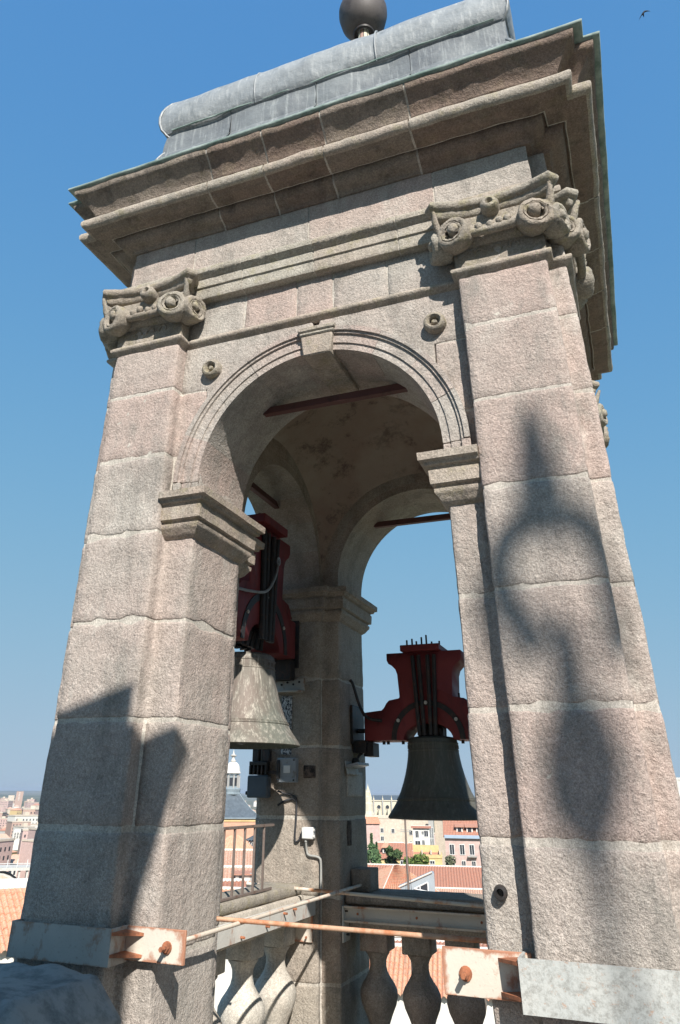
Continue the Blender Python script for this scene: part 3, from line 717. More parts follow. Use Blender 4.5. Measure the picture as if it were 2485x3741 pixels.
# ================================================================== BELLS AND THEIR YOKES
def xf(o, u, n):
    """frame: u along the yoke, n towards the viewer's side, z up; origin o"""
    return Matrix(((u[0], n[0], 0, o[0]), (u[1], n[1], 0, o[1]), (0, 0, 1, o[2]), (0, 0, 0, 1)))
def bell(name, label, c, rs, zs, mat, wear=0):
    b = thing(name, label, 'bell', c)
    P = [(.455, -.002), (.465, .004), (.462, .016), (.438, .05), (.412, .085), (.385, .125), (.372, .148), (.376, .152), (.376, .160), (.368, .164), (.369, .172), (.361, .176), (.335, .225), (.308, .295), (.285, .365), (.266, .44), (.253, .51), (.247, .565), (.250, .569), (.250, .577), (.245, .581), (.245, .628), (.249, .632), (.249, .640), (.243, .645), (.236, .672), (.212, .690), (.16, .698), (.10, .705), (0, .706)]
    P = [(r * rs, z * zs) for r, z in P]
    bm = lathe(P, c, 72); crumble_s(bm, .0012)
    finish(bm, 'bell_body', mat, b, 30)
    I = [(.455 * rs, 0), (.42 * rs, .05), (.33 * rs, .2 * zs), (.25 * rs, .4 * zs), (.2 * rs, .62 * zs), (0, .66 * zs)]
    finish(lathe(I, c, 48), 'bell_inside', 'bell_dark', b, 40)
    # raised letters of the worn inscription band (illegible relief)
    bm = bmesh.new(); rr = random.Random(3)
    for k in range(30):
        if rr.random() < .2: continue
        a = 2 * math.pi * k / 30; r0 = .2455 * rs
        T = Matrix.Translation(c) @ Matrix.Rotation(a, 4, 'Z') @ Matrix.Translation((r0, 0, .605 * zs))
        box(bm, -.002, .004, -.012 * rs, -.007 * rs, -.016, .016, T); 
        if rr.random() < .7: box(bm, -.002, .004, .006 * rs, .010 * rs, -.016, .016, T)
        z_ = rr.choice((-.013, 0, .012)); box(bm, -.002, .0035, -.011 * rs, .009 * rs, z_ - .003, z_ + .003, T)
    finish(bm, 'inscription_band', mat, b)
    # clapper
    cl = lathe([(0, -.02), (.035, -.01), (.05, .03), (.042, .07), (.015, .12), (.012, .5 * zs)], (c[0], c[1], c[2] + .03), 14)
    finish(cl, 'clapper', 'dark_iron', b, 40)
    return b
def crumble_s(bm, a):
    for v in bm.verts:
        p = v.co.copy(); v.co += Vector((nz(p, 12, a), nz(p + Vector((3, 1, 8)), 12, a), 0))
def yoke(name, label, o, u, n, sc, half, bolts, thick=.18):
    T = xf(o, u, n); c = thing(name, label, 'bell yoke', o)
    s = sc; h = half
    L = [(-h, 0), (-h, .255 * s), (-h + .10 * s, .265 * s), (-.46 * s, .272 * s), (-.435 * s, .295 * s), (-.41 * s, .335 * s), (-.38 * s, .362 * s), (-.272 * s, .380 * s), (-.268 * s, .40 * s), (-.275 * s, .50 * s), (-.282 * s, .605 * s), (-.30 * s, .655 * s), (-.335 * s, .690 * s), (-.372 * s, .712 * s), (-.388 * s, .745 * s), (-.388 * s, .812 * s)]
    if -h > -.46 * s: L = [(-h, 0), (-h, .265 * s)] + [q for q in L[4:]]
    Rr = [(-x, z) for x, z in L][::-1]
    cut = [(.245 * s * math.cos(a), .15 * s * math.sin(a)) for a in [R(x) for x in range(0, 181, 12)]]
    poly = L + Rr + cut
    bm = bmesh.new(); a = [bm.verts.new(T @ Vector((x, thick, z))) for x, z in poly]; b = [bm.verts.new(T @ Vector((x, -thick, z))) for x, z in poly]
    bm.faces.new(a); bm.faces.new(b[::-1]); k = len(poly)
    for i in range(k): bm.faces.new((a[i], b[i], b[(i + 1) % k], a[(i + 1) % k]))
    bmesh.ops.recalc_face_normals(bm, faces=bm.faces)
    bmesh.ops.bevel(bm, geom=[e for e in bm.edges if len(e.link_faces) == 2 and e.calc_face_angle(0) > R(50)], offset=.005, segments=1, affect='EDGES')
    finish(bm, 'headstock', 'red_paint', c, 45)
    # grooves between the planks are thin recessed strips
    # iron hoop let into the face, with three bolts
    bm = bmesh.new(); rows = []
    for i in range(31):
        a_ = math.pi * i / 30; rows.append([bm.verts.new(T @ Vector((rr * s * math.cos(a_), d, rr * s * .97 * math.sin(a_)))) for rr, d in ((.315, thick - .01), (.315, thick + .008), (.365, thick + .008), (.365, thick - .01))])
    for p, q in zip(rows, rows[1:]):
        for j in range(4): bm.faces.new((p[j], p[(j + 1) % 4], q[(j + 1) % 4], q[j]))
    bm.faces.new(rows[0][::-1]); bm.faces.new(rows[-1]); finish(bm, 'hoop', 'dark_iron', c)
    for a_ in (R(32), R(90), R(148)):
        q = T @ Matrix.Translation((.34 * s * math.cos(a_), thick + .008, .34 * s * .97 * math.sin(a_))) @ Matrix.Rotation(R(-90), 4, 'X')
        finish(lathe([(0, .016), (.007, .016), (.008, .010), (.017, .010), (.017, 0)], (0, 0, 0), 10, None, q), 'bolt', 'white_paint', c)
    # four hanger rods, front and back
    for sgn in (1, -1):
        for x0, x1 in ((-.108, -.078), (-.044, -.030), (.050, .034), (.118, .080)):
            finish(tube([T @ Vector((x0 * s, sgn * (thick + .020), .775 * s)), T @ Vector((x1 * s, sgn * (thick + .014), .04 * s))], .021 * s, 8), 'hanger_rod', 'dark_iron', c)
    # crown block, canons
    bm = bmesh.new()
    for x in (-.09, -.035, .035, .09): tube([T @ Vector((x * s * 1.2, .06, .0 * s)), T @ Vector((x * s, .085, .09 * s)), T @ Vector((x * s * .8, .0, .15 * s)), T @ Vector((x * s, -.085, .09 * s)), T @ Vector((x * s * 1.2, -.06, .0 * s))], .026 * s, 8, bm)
    box(bm, -.12 * s, .12 * s, -.05, .05, .015 * s, .12 * s, T)
    finish(bm, 'crown', 'dark_iron', c)
    # top plank and its projecting bolts
    finish(bbox(-.215 * s, .19 * s, -thick - .06, thick + .09, .812 * s, .872 * s, .006, T), 'top_plank', 'red_paint', c)
    for k, (x, y, hh) in enumerate(bolts):
        finish(tube([T @ Vector((x * s, y, .87 * s)), T @ Vector((x * s, y, (.87 + hh) * s))], .0095 * s, 6), 'threaded_rod', 'dark_iron', c)
    for x, z, hh in ((-.30, .378, .05), (-.50 if h > .5 * s else -.42, .262, .035), (-.455, .268, .055), (.30, .378, .05), (.46, .268, .05)):
        finish(tube([T @ Vector((x * s, 0, z * s)), T @ Vector((x * s, 0, (z + hh) * s))], .010 * s, 6), 'threaded_rod', 'dark_iron', c)
        finish(tube([T @ Vector((x * s, 0, -.028 * s)), T @ Vector((x * s, 0, 0))], .016 * s, 6), 'nut', 'dark_iron', c)
    # gudgeon plates at both ends
    for sg in (-1, 1):
        finish(bbox(sg * h - .012 if sg < 0 else h, sg * h if sg < 0 else h + .012, -thick * .9, thick * .9, .0, .25 * s, 0, T), 'end_plate', 'dark_iron', c)
        finish(tube([T @ Vector((sg * h, 0, .10 * s)), T @ Vector((sg * (h + .13), 0, .10 * s))], .022, 10), 'gudgeon', 'dark_iron', c)
    return c
B2 = [(-.15, .22, .055), (-.10, .20, .07), (-.05, .22, .04), (.0, .20, .08), (.055, .22, .095), (.10, .18, .035), (.15, .05, .06)]
yoke('bell_yoke', 'dark red timber yoke of the far bell, its bolts standing against blue sky', (-.115, 1.60, .468), (1, 0), (0, -1), 1.0, .64, B2)
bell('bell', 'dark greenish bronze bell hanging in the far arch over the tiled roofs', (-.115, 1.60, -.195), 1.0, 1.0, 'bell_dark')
yoke('bell_yoke', 'tall dark red timber yoke with black hanger rods in the left arch', (-1.50, .178, 1.19), (0, 1), (1, 0), 1.38, .72, [(x, y * .8, h * .5) for x, y, h in B2], .19)
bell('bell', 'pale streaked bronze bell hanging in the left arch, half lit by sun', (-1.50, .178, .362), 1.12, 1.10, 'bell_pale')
# bearings and brackets
def bearing(label, parts, cat='bearing bracket'):
    xs = parts[0][1]; t = thing('bearing_bracket', label, cat, ((xs[0] + xs[1]) / 2, (xs[2] + xs[3]) / 2, xs[4]))
    for nm, b_, mt in parts: finish(bbox(*b_, .004), nm, mt, t)
    return t
bearing('black bearing block and pale bracket under the far yoke, on the back-left pier', [('bearing_block', (-.90, -.765, 1.46, 1.74, .36, .475), 'dark_iron'), ('side_plate', (-.912, -.885, 1.42, 1.78, .44, .80), 'dark_iron'), ('hanging_box', (-.80, -.70, 1.50, 1.70, .33, .455), 'dark_iron')])
bearing('black bearing block at the hidden right end of the far yoke', [('bearing_block', (.54, .90, 1.46, 1.74, .40, .475), 'dark_iron'), ('side_plate', (.885, .912, 1.42, 1.78, .44, .80), 'dark_iron')])
bt = bearing('black bearing block on a spotted white bracket at the near end of the left yoke', [('bearing_block', (-1.60, -1.36, .90, 1.02, 1.0, 1.19), 'dark_iron'), ('side_plate', (-1.66, -1.32, 1.005, 1.028, 1.12, 1.66), 'dark_iron'), ('bracket_plate', (-1.56, -1.27, .93, 1.028, .885, .905), 'grey_plate')])
bm = extr([(-1.565, .905), (-1.30, 1.02), (-1.27, 1.035), (-1.23, .90)], lambda u, d, z: Vector((u, d, z)), 1.01, 1.028)
finish(bbox(-1.56, -1.25, 1.008, 1.026, .905, 1.02), 'back_plate', 'grey_plate', bt)
for k in range(4): finish(tube([(-1.50 + k * .065, 1.0, .965 + .02 * (k % 2)), (-1.50 + k * .065, 1.01, .965 + .02 * (k % 2))], .011, 8), 'bolt', 'dark_iron', bt)
# striker and clapper arm of the far bell: bent iron bar with an eye, on the pier edge
tag(finish(tube(bez([(-.86, 1.30, 1.02), (-.845, 1.34, .98), (-.80, 1.36, .82), (-.74, 1.36, .70), (-.66, 1.36, .655), (-.56, 1.37, .64)], 5), .016, 7), 'bell_striker', 'dark_iron'), 'bent black iron striker reaching across the far red yoke', 'bell striker')
sa = tube(bez([(-1.30, -.52, 1.585), (-1.27, -.30, 1.60), (-1.25, .02, 1.66), (-1.24, .16, 1.78), (-1.23, .22, 1.90), (-1.23, .245, 1.98)], 6), .013, 7)
st = tag(finish(sa, 'strap_lever', 'steel_box'), 'grey metal lever with a ring end, standing out in front of the left yoke', 'lever')
finish(tube([(-1.23, .255 + .028 * math.cos(R(a)), 2.01 + .036 * math.sin(R(a))) for a in range(0, 361, 24)], .009, 6), 'ring', 'steel_box', st)
# electric fittings on the back-left pier
cb = thing('control_box', 'grey steel box with a white square, on the sunless face of the back-left pier', 'control box', (-1.40, 1.0, .09))
finish(bbox(-1.50, -1.305, .955, 1.025, .09, .30, .006), 'box_body', 'steel_box', cb)
finish(bbox(-1.50, -1.47, .935, .955, .12, .28, .003), 'hinge_column', 'dark_iron', cb)
finish(bbox(-1.43, -1.36, .944, .954, .17, .235, .002), 'white_cover', 'white_plastic', cb)
for x, z in ((-1.325, .28), (-1.325, .11), (-1.485, .105)): finish(tube([(x, .955, z), (x, .945, z)], .008, 8), 'bolt', 'dark_iron', cb)
mo = thing('striker_motor', 'dark grey box-shaped bell motor with a finned top beside the left railing', 'motor', (-1.72, .98, -.03))
finish(bbox(-1.80, -1.585, .92, 1.02, -.04, .15, .012), 'motor_housing', 'slate', mo)
for k in range(5): finish(bbox(-1.79 + k * .042, -1.772 + k * .042, .93, 1.01, .155, .235, .003), 'cooling_fin', 'dark_iron', mo)
finish(bbox(-1.79, -1.60, .93, 1.01, .235, .27, .005), 'motor_cap', 'dark_iron', mo)
finish(bbox(-1.77, -1.70, .95, 1.01, .27, .44, .006), 'motor_post', 'dark_iron', mo)
finish(bbox(-1.66, -1.585, .95, 1.01, .27, .40, .006), 'motor_post', 'dark_iron', mo)
finish(tube([(-1.83, .97, .0), (-1.80, .97, .0)], .016, 8), 'knob', 'dark_iron', mo)
finish(bbox(-1.70, -1.50, .965, 1.0, .16, .19, .003), 'arm', 'dark_iron', mo)
fl = thing('floodlight', 'small grey bracket lamp on the jamb below the far yoke', 'floodlight', (-.87, 1.45, .2))
T = Matrix.Translation((-.845, 1.40, .245)) @ Matrix.Rotation(R(-12), 4, 'Y')
finish(bbox(-.055, .075, -.17, .17, -.012, .012, .003, T), 'shade', 'steel_box', fl)
finish(bbox(-.060, -.048, -.17, .17, -.07, .05, .003, T), 'back_plate', 'grey_plate', fl)
finish(lathe([(0, .06), (.03, .05), (.04, .02), (.035, 0), (0, 0)], (-.86, 1.42, .26), 14), 'lamp_head', 'dark_iron', fl)
finish(tube([(-.87, 1.45, .27), (-.85, 1.5, .34), (-.82, 1.52, .36)], .012, 6), 'arm', 'dark_iron', fl)
jb = thing('junction_box', 'white plastic junction box on the sunlit face of the back-left pier', 'junction box', (-1.18, .98, -.36))
finish(bbox(-1.238, -1.125, .955, 1.022, -.362, -.268, .008), 'box_body', 'white_plastic', jb)
for z in (-.29, -.34): finish(tube([(-1.122, .97, z), (-1.112, .97, z)], .01, 8), 'lug', 'white_plastic', jb)
finish(tube([(-1.205, .985, -.362), (-1.205, .985, -.385)], .013, 8), 'gland', 'cable_grey', jb)
Y_ = 1.008
def cable(label, pts, r, mt='cable_black'):
    return tag(finish(tube(bez(pts, 6), r, 7), 'cable', mt), label, 'cable')
cable('thick black cable looping from the motor down to the white junction box', [(-1.50, .98, .02), (-1.44, Y_, .0), (-1.35, Y_, -.02), (-1.315, Y_, -.06), (-1.315, Y_, -.20), (-1.325, Y_, -.35), (-1.315, Y_, -.385), (-1.285, Y_, -.375), (-1.265, Y_, -.33), (-1.24, .99, -.30)], .0085)
cable('black cable arching from the wall edge to the dangling loop', [(-1.50, .99, -.10), (-1.44, Y_, -.065), (-1.36, Y_, -.045), (-1.325, Y_, -.06)], .010)
cable('grey conduit running down from the white junction box and round the pier corner', [(-1.205, .985, -.38), (-1.205, Y_, -.45), (-1.185, Y_, -.485), (-1.11, Y_, -.495), (-1.075, Y_, -.51), (-1.065, Y_, -.55), (-1.065, Y_, -.70), (-1.06, Y_, -.80)], .010, 'cable_grey')
cable('thin dark cable hanging over the far balustrade from the pier', [(-.905, 1.25, -.80), (-.80, 1.22, -.835), (-.70, 1.2, -.83), (-.55, 1.19, -.80)], .010)

# ================================================================== COLLARS, RODS, STEEL
def collar(label, mm, z0, z1, mat):
    f = (lambda P: [(-x, y) for x, y in P][::-1]) if mm else (lambda P: P); s = -1 if mm else 1
    t = thing('steel_collar', label, 'steel collar', (s * 1.6, -2.0, z0))
    path = f([(1.15, -1.90), (1.15, -2.0), (1.692, -2.0), (1.692, -1.86)])
    finish(sweep(path, [(.058, z0), (.072, z0), (.072, z1), (.058, z1)], False, 1, 0), 'band', mat, t, 30)
    # upper and lower welded lips
    pm = 'plate_rust'
    finish(bbox(min(s * .703, s * 1.118), max(s * .703, s * 1.118), -1.925, -1.908, z0 + .012, z1 - .002, .002), 'plate', pm, t)
    for zz in (z0 + .035, z1 - .035):
        P = [(s * .965, -1.926), (s * 1.085, -1.926), (s * 1.078, -2.068), (s * 1.05, -2.045)]
        bm = bmesh.new(); a = [bm.verts.new((x, y, zz - .007 + (.012 if abs(x) > 1.04 else 0))) for x, y in P]; b = [bm.verts.new((x, y, zz + .007 + (.012 if abs(x) > 1.04 else 0))) for x, y in P]
        bm.faces.new(a); bm.faces.new(b[::-1])
        for i in range(4): bm.faces.new((a[i], b[i], b[(i + 1) % 4], a[(i + 1) % 4]))
        finish(bm, 'gusset', 'rust', t)
    T = Matrix.Translation((s * .81, -1.926, (z0 + z1) / 2 + .0)) @ Matrix.Rotation(R(90), 4, 'X')
    finish(lathe([(.030, 0), (.030, .008), (.02, .010), (0, .010)], (0, 0, 0), 14, None, T), 'washer', 'rust', t)
    finish(lathe([(.021, .008), (.021, .026), (.013, .028), (.013, .068), (0, .068)], (0, 0, 0), 6, None, T), 'nut', 'rust', t, 20)
    return t
collar('wide mottled white steel collar round the right-hand pier, with rusty gusset plate', False, -.822, -.628, 'mottled_white')
collar('dull grey steel collar round the left-hand pier, with rust-streaked plate and bolt', True, -.818, -.652, 'grey_plate')
def rod(label, a, b, mt='cream_rust', r=.0125):
    t = finish(tube([Vector(a).lerp(Vector(b), i / 12) for i in range(13)], r, 10), 'tie_rod', mt)
    return tag(t, label, 'tie rod', 'rusty tie rods crossing between the piers')
rod('cream and rust tie rod running from the left collar back to the far balustrade', (-.815, -1.92, -.728), (-.81, 1.78, -.722), 'cream_rust')
rod('tie rod hidden behind the right pier, running from the right collar to the back', (.815, -1.92, -.728), (.81, 1.78, -.722), 'cream_rust')
rod('pale tie rod crossing in front of the back-left pier towards the far beam', (-1.72, .86, -.712), (1.15, .84, -.79), 'rod_white', .0135)
rod('orange rusted tie rod crossing the front opening low between the piers', (-1.72, -1.08, -.708), (1.12, -1.05, -.722), 'rod_orange', .0135)
def channel(label, b, holes):
    x0, x1, y0, y1, z0, z1 = b
    t = thing('steel_beam', label, 'steel beam', ((x0 + x1) / 2, (y0 + y1) / 2, z0))
    finish(bbox(*b, .002), 'web', 'white_paint', t)
    if x1 - x0 > y1 - y0:
        finish(bbox(x0, x1, y0 - .03, y0 + .001, z1 - .012, z1 + .002), 'flange', 'cream_rust', t); finish(bbox(x0, x1, y0 - .03, y0 + .001, z0 - .002, z0 + .012), 'flange', 'cream_rust', t)
        for x in holes: finish(tube([(x, y0 - .008, z0 + .06), (x, y0 + .004, z0 + .06)], .010, 8), 'bolt', 'rust', t)
    else:
        for y, z in holes: finish(bez_bolt(x1, y, z), 'bolt', 'rust', t)
    return t
def bez_bolt(x, y, z): return tube([(x - .01, y, z), (x + .035, y - .008, z)], .0085, 8)
channel('white painted steel beam along the far balustrade', (-.905, .905, 1.165, 1.180, -.975, -.862), (-.78, -.25, .3))
channel('white painted steel beam on the left balustrade, triangle of sunlight on it', (-1.135, -1.12, -.785, 1.02, -.925, -.795), ((-.42, -.90), (.0, -.885), (.33, -.84), (.52, -.83)))
pl = thing('anchor_plate', 'cream anchor plate with rusty bolts on the sunlit face of the back-left pier', 'anchor plate', (-1.28, 1.01, -1.12))
finish(bbox(-1.417, -1.144, 1.006, 1.022, -1.120, -.862, .002), 'plate', 'plate_rust', pl)
for x, z in ((-1.365, -.905), (-1.375, -1.075), (-1.20, -1.085)):
    finish(tube([(x, 1.01, z), (x + .012, .965, z + .004)], .009, 8), 'bolt', 'rust', pl)
T = Matrix.Translation((-1.195, 1.006, -.92)) @ Matrix.Rotation(R(90), 4, 'X')
finish(lathe([(.012, 0), (.026, 0), (.026, .008), (.012, .008), (.012, 0)], (0, 0, 0), 16, None, T), 'washer', 'steel_box', pl)
pl = thing('anchor_plate', 'pale grey anchor plate on the shaded jamb of the back-left pier', 'anchor plate', (-.905, 1.22, -1.1))
finish(bbox(-.912, -.898, 1.12, 1.30, -1.12, -.86, .002), 'plate', 'white_paint', pl)
for y, z in ((1.17, -.90), (1.26, -.90), (1.2, -1.07)): finish(tube([(-.9, y, z), (-.87, y, z)], .009, 8), 'bolt', 'dark_iron', pl)
# iron eye on the right jamb
T = Matrix.Translation((1.004, -1.885, -.407)) @ Matrix.Rotation(R(90), 4, 'X')
hk = tag(finish(lathe([(.016, 0), (.030, 0), (.034, .02), (.028, .042), (.018, .044), (.014, .02), (.016, 0)], (0, 0, 0), 20, None, T), 'pipe_stub', 'dark_iron'), 'dark broken pipe end sticking out of the right jamb', 'pipe stub')

# ================================================================== BALUSTRADES
def baluster_bm(x, y, zt, zb, r=.135):
    h = zt - zb; P = [(.12, 0), (.125, .03), (.115, .06), (.085, .075), (.08, .10), (.105, .12), (.108, .15), (.09, .17), (.076, .22), (.074, .30), (.084, .38), (.115, .47), (.148, .55), (.163, .62), (.160, .67), (.140, .72), (.108, .77), (.082, .82), (.072, .87), (.074, .92), (.088, .96), (.105, .985), (.105, 1.0)]
    return lathe([(a * r / .135, zb + b * h) for a, b in P], (x, y, 0), 28)
def balustrade(label, horiz, c, lo, hi, pos, mats, zt=-.765, cw=.28, k=1.0):
    """horiz: runs along x at y=c; otherwise along y at x=c"""
    o = (0, c, -2.2) if horiz else (c, .1, -2.2)
    t = thing('balustrade', label, 'balustrade', o)
    def b(u0, u1, d0, d1, z0, z1): return bbox(*((u0, u1, c + d0, c + d1) if horiz else (c + d0, c + d1, u0, u1)), z0, z1)
    finish(roughen(b(lo, hi, -cw, cw, zt - .075, zt), .08, .006, .012), 'coping', mats[0], t, 50)
    finish(roughen(b(lo, hi, -min(.19, cw + .02), min(.19, cw + .02), zt - .27, zt - .08), .10, .004, .01), 'rail', mats[1], t, 50)
    finish(roughen(b(lo, hi, -.22, .22, -2.2, -2.02), .12, .005, .01), 'plinth', mats[1], t, 50)
    for u in pos:
        finish(roughen(b(u - .125, u + .125, -.125, .125, zt - .425, zt - .275), .10, .003, .006), 'baluster_block', mats[1], t, 50)
        x, y = (u, c) if horiz else (c, u)
        finish(baluster_bm(x, y, zt - .43, -2.02, .135 * k), 'baluster', mats[1], t, 50)
    return t
balustrade('stone balustrade in shade across the far opening, dark coping on top', True, 1.46, -.905, .905, (-.70, -.32, .06, .44, .82), ('granite_shade', 'granite'), -.775)
balustrade('pale sunlit stone balustrade in the left opening, under the iron railing', False, -1.42, -.78, 1.02, (-.42, .24, .86), ('granite_capital', 'limestone'), -.705, .17, 1.12)
balustrade('stone balustrade in the right-hand opening, hidden behind the right pier', False, 1.33, -.78, 1.02, (-.42, .24, .86), ('limestone', 'limestone'), -.715, .15, 1.12)
tag(finish(roughen(bbox(-.905, -.72, 1.35, 1.62, -.775, -.60), .08, .005, .008), 'stone_block', 'granite_shade', None, 50), 'dark squared stone block on the far coping against the back-left pier', 'stone block')
rl_ = thing('iron_railing', 'brown iron railing of square bars standing on the left balustrade', 'railing', (-1.30, 0, -.70))
finish(bbox(-1.312, -1.288, -.79, .47, -.250, -.229, .003), 'top_rail', 'railing_iron', rl_)
finish(bbox(-1.310, -1.290, -.79, .46, -.703, -.684, .003), 'bottom_rail', 'railing_iron', rl_)
for k in range(7): finish(bbox(-1.309, -1.292, -.788 + k * .178, -.771 + k * .178, -.69, -.248, .002), 'bar', 'railing_iron', rl_)

# ================================================================== FOREGROUND STONE, ADDED SHADOW TURRET BEHIND THE VIEWER, CROSS, BIRD
bm = bbox(-2.35, -.86, -3.05, -2.12, -1.75, -.80); roughen(bm, .06, 0, .16)
for v in bm.verts:
    p = v.co; v.co += Vector((nz(p, 1.7, .06), nz(p, 2.1, .06), nz(p + Vector((4, 4, 4)), 1.9, .05) + nz(p, 7, .02) + nz(p, 25, .008)))
tag(finish(bm, 'coping_stone', 'blue_lead', None, 60), 'worn slate-blue coping with rounded edges in shade, below the left collar', 'coping')
th = R(21.8); uu = Vector((math.cos(th), math.sin(th), 0)); vv = Vector((-math.sin(th), math.cos(th), 0))
k = 4.75; P0 = Vector((-.985 + .67 * k, -2 - k, 0)); dz = .95 * k  # added unseen turret, its outline shaped to cast the left pier's stepped shadow
TB = Matrix(((uu.x, vv.x, 0, P0.x), (uu.y, vv.y, 0, P0.y), (0, 0, 1, 0), (0, 0, 0, 1)))
nb = thing('shadow_turret', 'unseen granite turret with a two-stepped cornice, added to shade the left pier', 'turret', (P0.x - 1.5, P0.y - 1.5, -2.4))
finish(bbox(-5, 0, -4, 0, -2.45, dz + .02, 0, TB), 'wall', 'granite', nb)
bm = bmesh.new(); rows = []
for (e, z) in ((0, -.02), (.06, .10), (.15, .22), (.22, .34), (.235, .40)):
    rows.append([bm.verts.new(TB @ Vector((x, y, dz + z))) for x, y in ((-5 - e, -4 - e), (e, -4 - e), (e, e * .2), (-5 - e, e * .2))])
for p, q in zip(rows, rows[1:]):
    for j in range(4): bm.faces.new((p[j], p[(j + 1) % 4], q[(j + 1) % 4], q[j]))
bm.faces.new(rows[0][::-1]); bm.faces.new(rows[-1]); finish(bm, 'cornice', 'granite_moulding', nb)
finish(bbox(-4.9, -.155, -3.9, -.02, dz + .395, dz + .70, 0, TB), 'parapet', 'granite', nb)
# church dome further back with an iron cross finial; its soft shadow falls on the right-hand pier
k = 12.0; X0 = 1.475 + .67 * k; Y0 = -2 - k; Z0 = .95 * k
dm = thing('church_dome', 'slated church dome with iron cross on a bulb, behind the viewer', 'dome', (X0, Y0, 0))
finish(lathe([(.0, Z0 - 1.9), (.12, Z0 - 1.95), (.25, Z0 - 2.3), (.5, Z0 - 2.6), (1.2, Z0 - 3.2), (2.0, Z0 - 4.2), (2.4, Z0 - 5.5), (2.4, -2.4)], (X0, Y0, 0), 24), 'roof', 'slate', dm, 40)
fx = bmesh.new()
lathe([(.0, -1.95), (.03, -1.9), (.028, -.62), (.045, -.46), (.06, -.24), (.10, -.15), (.15, -.05), (.175, .08), (.165, .22), (.13, .34), (.09, .41), (.085, .45), (.08, .72), (.03, .82), (.016, .9), (.016, 1.3), (.10, 1.36), (.125, 1.46), (.12, 1.66), (.09, 1.84), (.05, 2.06), (0, 2.16)], (X0, Y0, Z0), 14, fx)
finish(fx, 'spire_finial', 'dark_iron', dm, 40)
# lyre-shaped iron arms: open ring hanging from the shaft, square to the sun
sd = Vector((-SUNV.y, SUNV.x, 0)).normalized() * -1
def sp(a, b): return Vector((X0 + a, Y0, Z0 + b))
for s, pts, rr in ((-1, [(0, 1.38), (-.12, 1.37), (-.23, 1.28), (-.285, 1.12), (-.27, .95), (-.20, .80), (-.14, .68)], .085), (1, [(0, 1.40), (.10, 1.38), (.20, 1.33), (.27, 1.2), (.285, 1.0), (.285, .82), (.27, .66)], .08)):
    finish(tube(bez([sp(a, b) for a, b in pts], 5), rr, 8), 'cross_arm', 'dark_iron', dm, 40)
bd = thing('bird', 'small dark swift flying high in the sky right of the roof', 'bird', (0, 0, 0))
az, el, D_ = R(14.5), R(51.4), 26
bd.location = CAM + Vector((math.sin(az) * math.cos(el), math.cos(az) * math.cos(el), math.sin(el))) * D_
WL[bd.name] = Vector(bd.location)
def bp(a, b, c=0): return Vector(bd.location) + R3 * a * .30 + U3 * b * .30 - F2 * c
def sweepwing(pts, wd):
    bm = bmesh.new(); rows = []
    for (a, b), w_ in zip(pts, wd):
        p = bp(a, b); rows.append([bm.verts.new(p + q) for q in (U3 * w_, -F2 * w_ * .35, -U3 * w_, F2 * w_ * .35)])
    for p, q in zip(rows, rows[1:]):
        for j in range(4): bm.faces.new((p[j], p[(j + 1) % 4], q[(j + 1) % 4], q[j]))
    bm.faces.new(rows[0][::-1]); bm.faces.new(rows[-1]); return bm
finish(sweepwing([(0, 0), (.12, .12), (.3, .19), (.5, .20), (.72, .17)], (.035, .03, .022, .014, .003)), 'wing', 'bird_black', bd)
finish(sweepwing([(0, 0), (-.08, -.10), (-.2, -.28), (-.33, -.52), (-.42, -.75)], (.035, .03, .022, .014, .003)), 'wing', 'bird_black', bd)
finish(tube([bp(.06, .10), bp(.03, .05), bp(-.0, -.1), bp(.05, -.32), bp(.08, -.42)], 0, 8, None, True, [.008, .022, .028, .012, .003]), 'body', 'bird_black', bd)


# ================================================================== THE CITY BELOW
GZ = -36.0
def pt(az, el, D): return CAM + Vector((math.sin(R(az)) * D, math.cos(R(az)) * D, math.tan(R(el)) * D))
bm = bmesh.new(); rings = [0, 60, 200, 500, 1000, 2000, 3500, 5000, 6500, 8000, 9200, 9800, 10400, 11000]; NS = 96; prev = None
for r_ in rings:
    row = []
    for i in range(NS):
        a = 2 * math.pi * i / NS; x, y = r_ * math.cos(a), r_ * math.sin(a)
        z = GZ
        if r_ > 2500: z += (r_ - 2500) / 8500 * 24 * (.75 + .5 * noise.noise(Vector((x, y, 0)) * .0006)) + noise.noise(Vector((x, y, 5)) * .0012) * 7
        if r_ >= 10400: z += 8 + noise.noise(Vector((x, y, 9)) * .0012) * 8
        row.append(bm.verts.new((x, y, z)))
    if prev:
        for i in range(NS): bm.faces.new((prev[i], prev[(i + 1) % NS], row[(i + 1) % NS], row[i]))
    prev = row
bmesh.ops.remove_doubles(bm, verts=bm.verts, dist=.01)
struct(finish(bm, 'ground', 'land', None, 60), 'green and tan land spreading out to low hazy hills')
hz = bmesh.new(); box(hz, -13000, 13000, -13000, 13000, GZ - 1.5, 32)
hm = bpy.data.materials.new('haze'); hm.use_nodes = True; hn = hm.node_tree
hn.nodes.remove(hn.nodes['Principled BSDF']); pv = hn.nodes.new('ShaderNodeVolumePrincipled')
pv.inputs['Color'].default_value = (.80, .88, 1.0, 1); pv.inputs['Density'].default_value = 0.00011; pv.inputs['Anisotropy'].default_value = .2
hn.links.new(pv.outputs[0], hn.nodes['Material Output'].inputs['Volume'])
me = bpy.data.meshes.new('haze'); bmesh.ops.recalc_face_normals(hz, faces=hz.faces); hz.to_mesh(me); hz.free(); me.materials.append(hm)
ho = bpy.data.objects.new('haze', me); C.objects.link(ho); ho['kind'] = 'stuff'

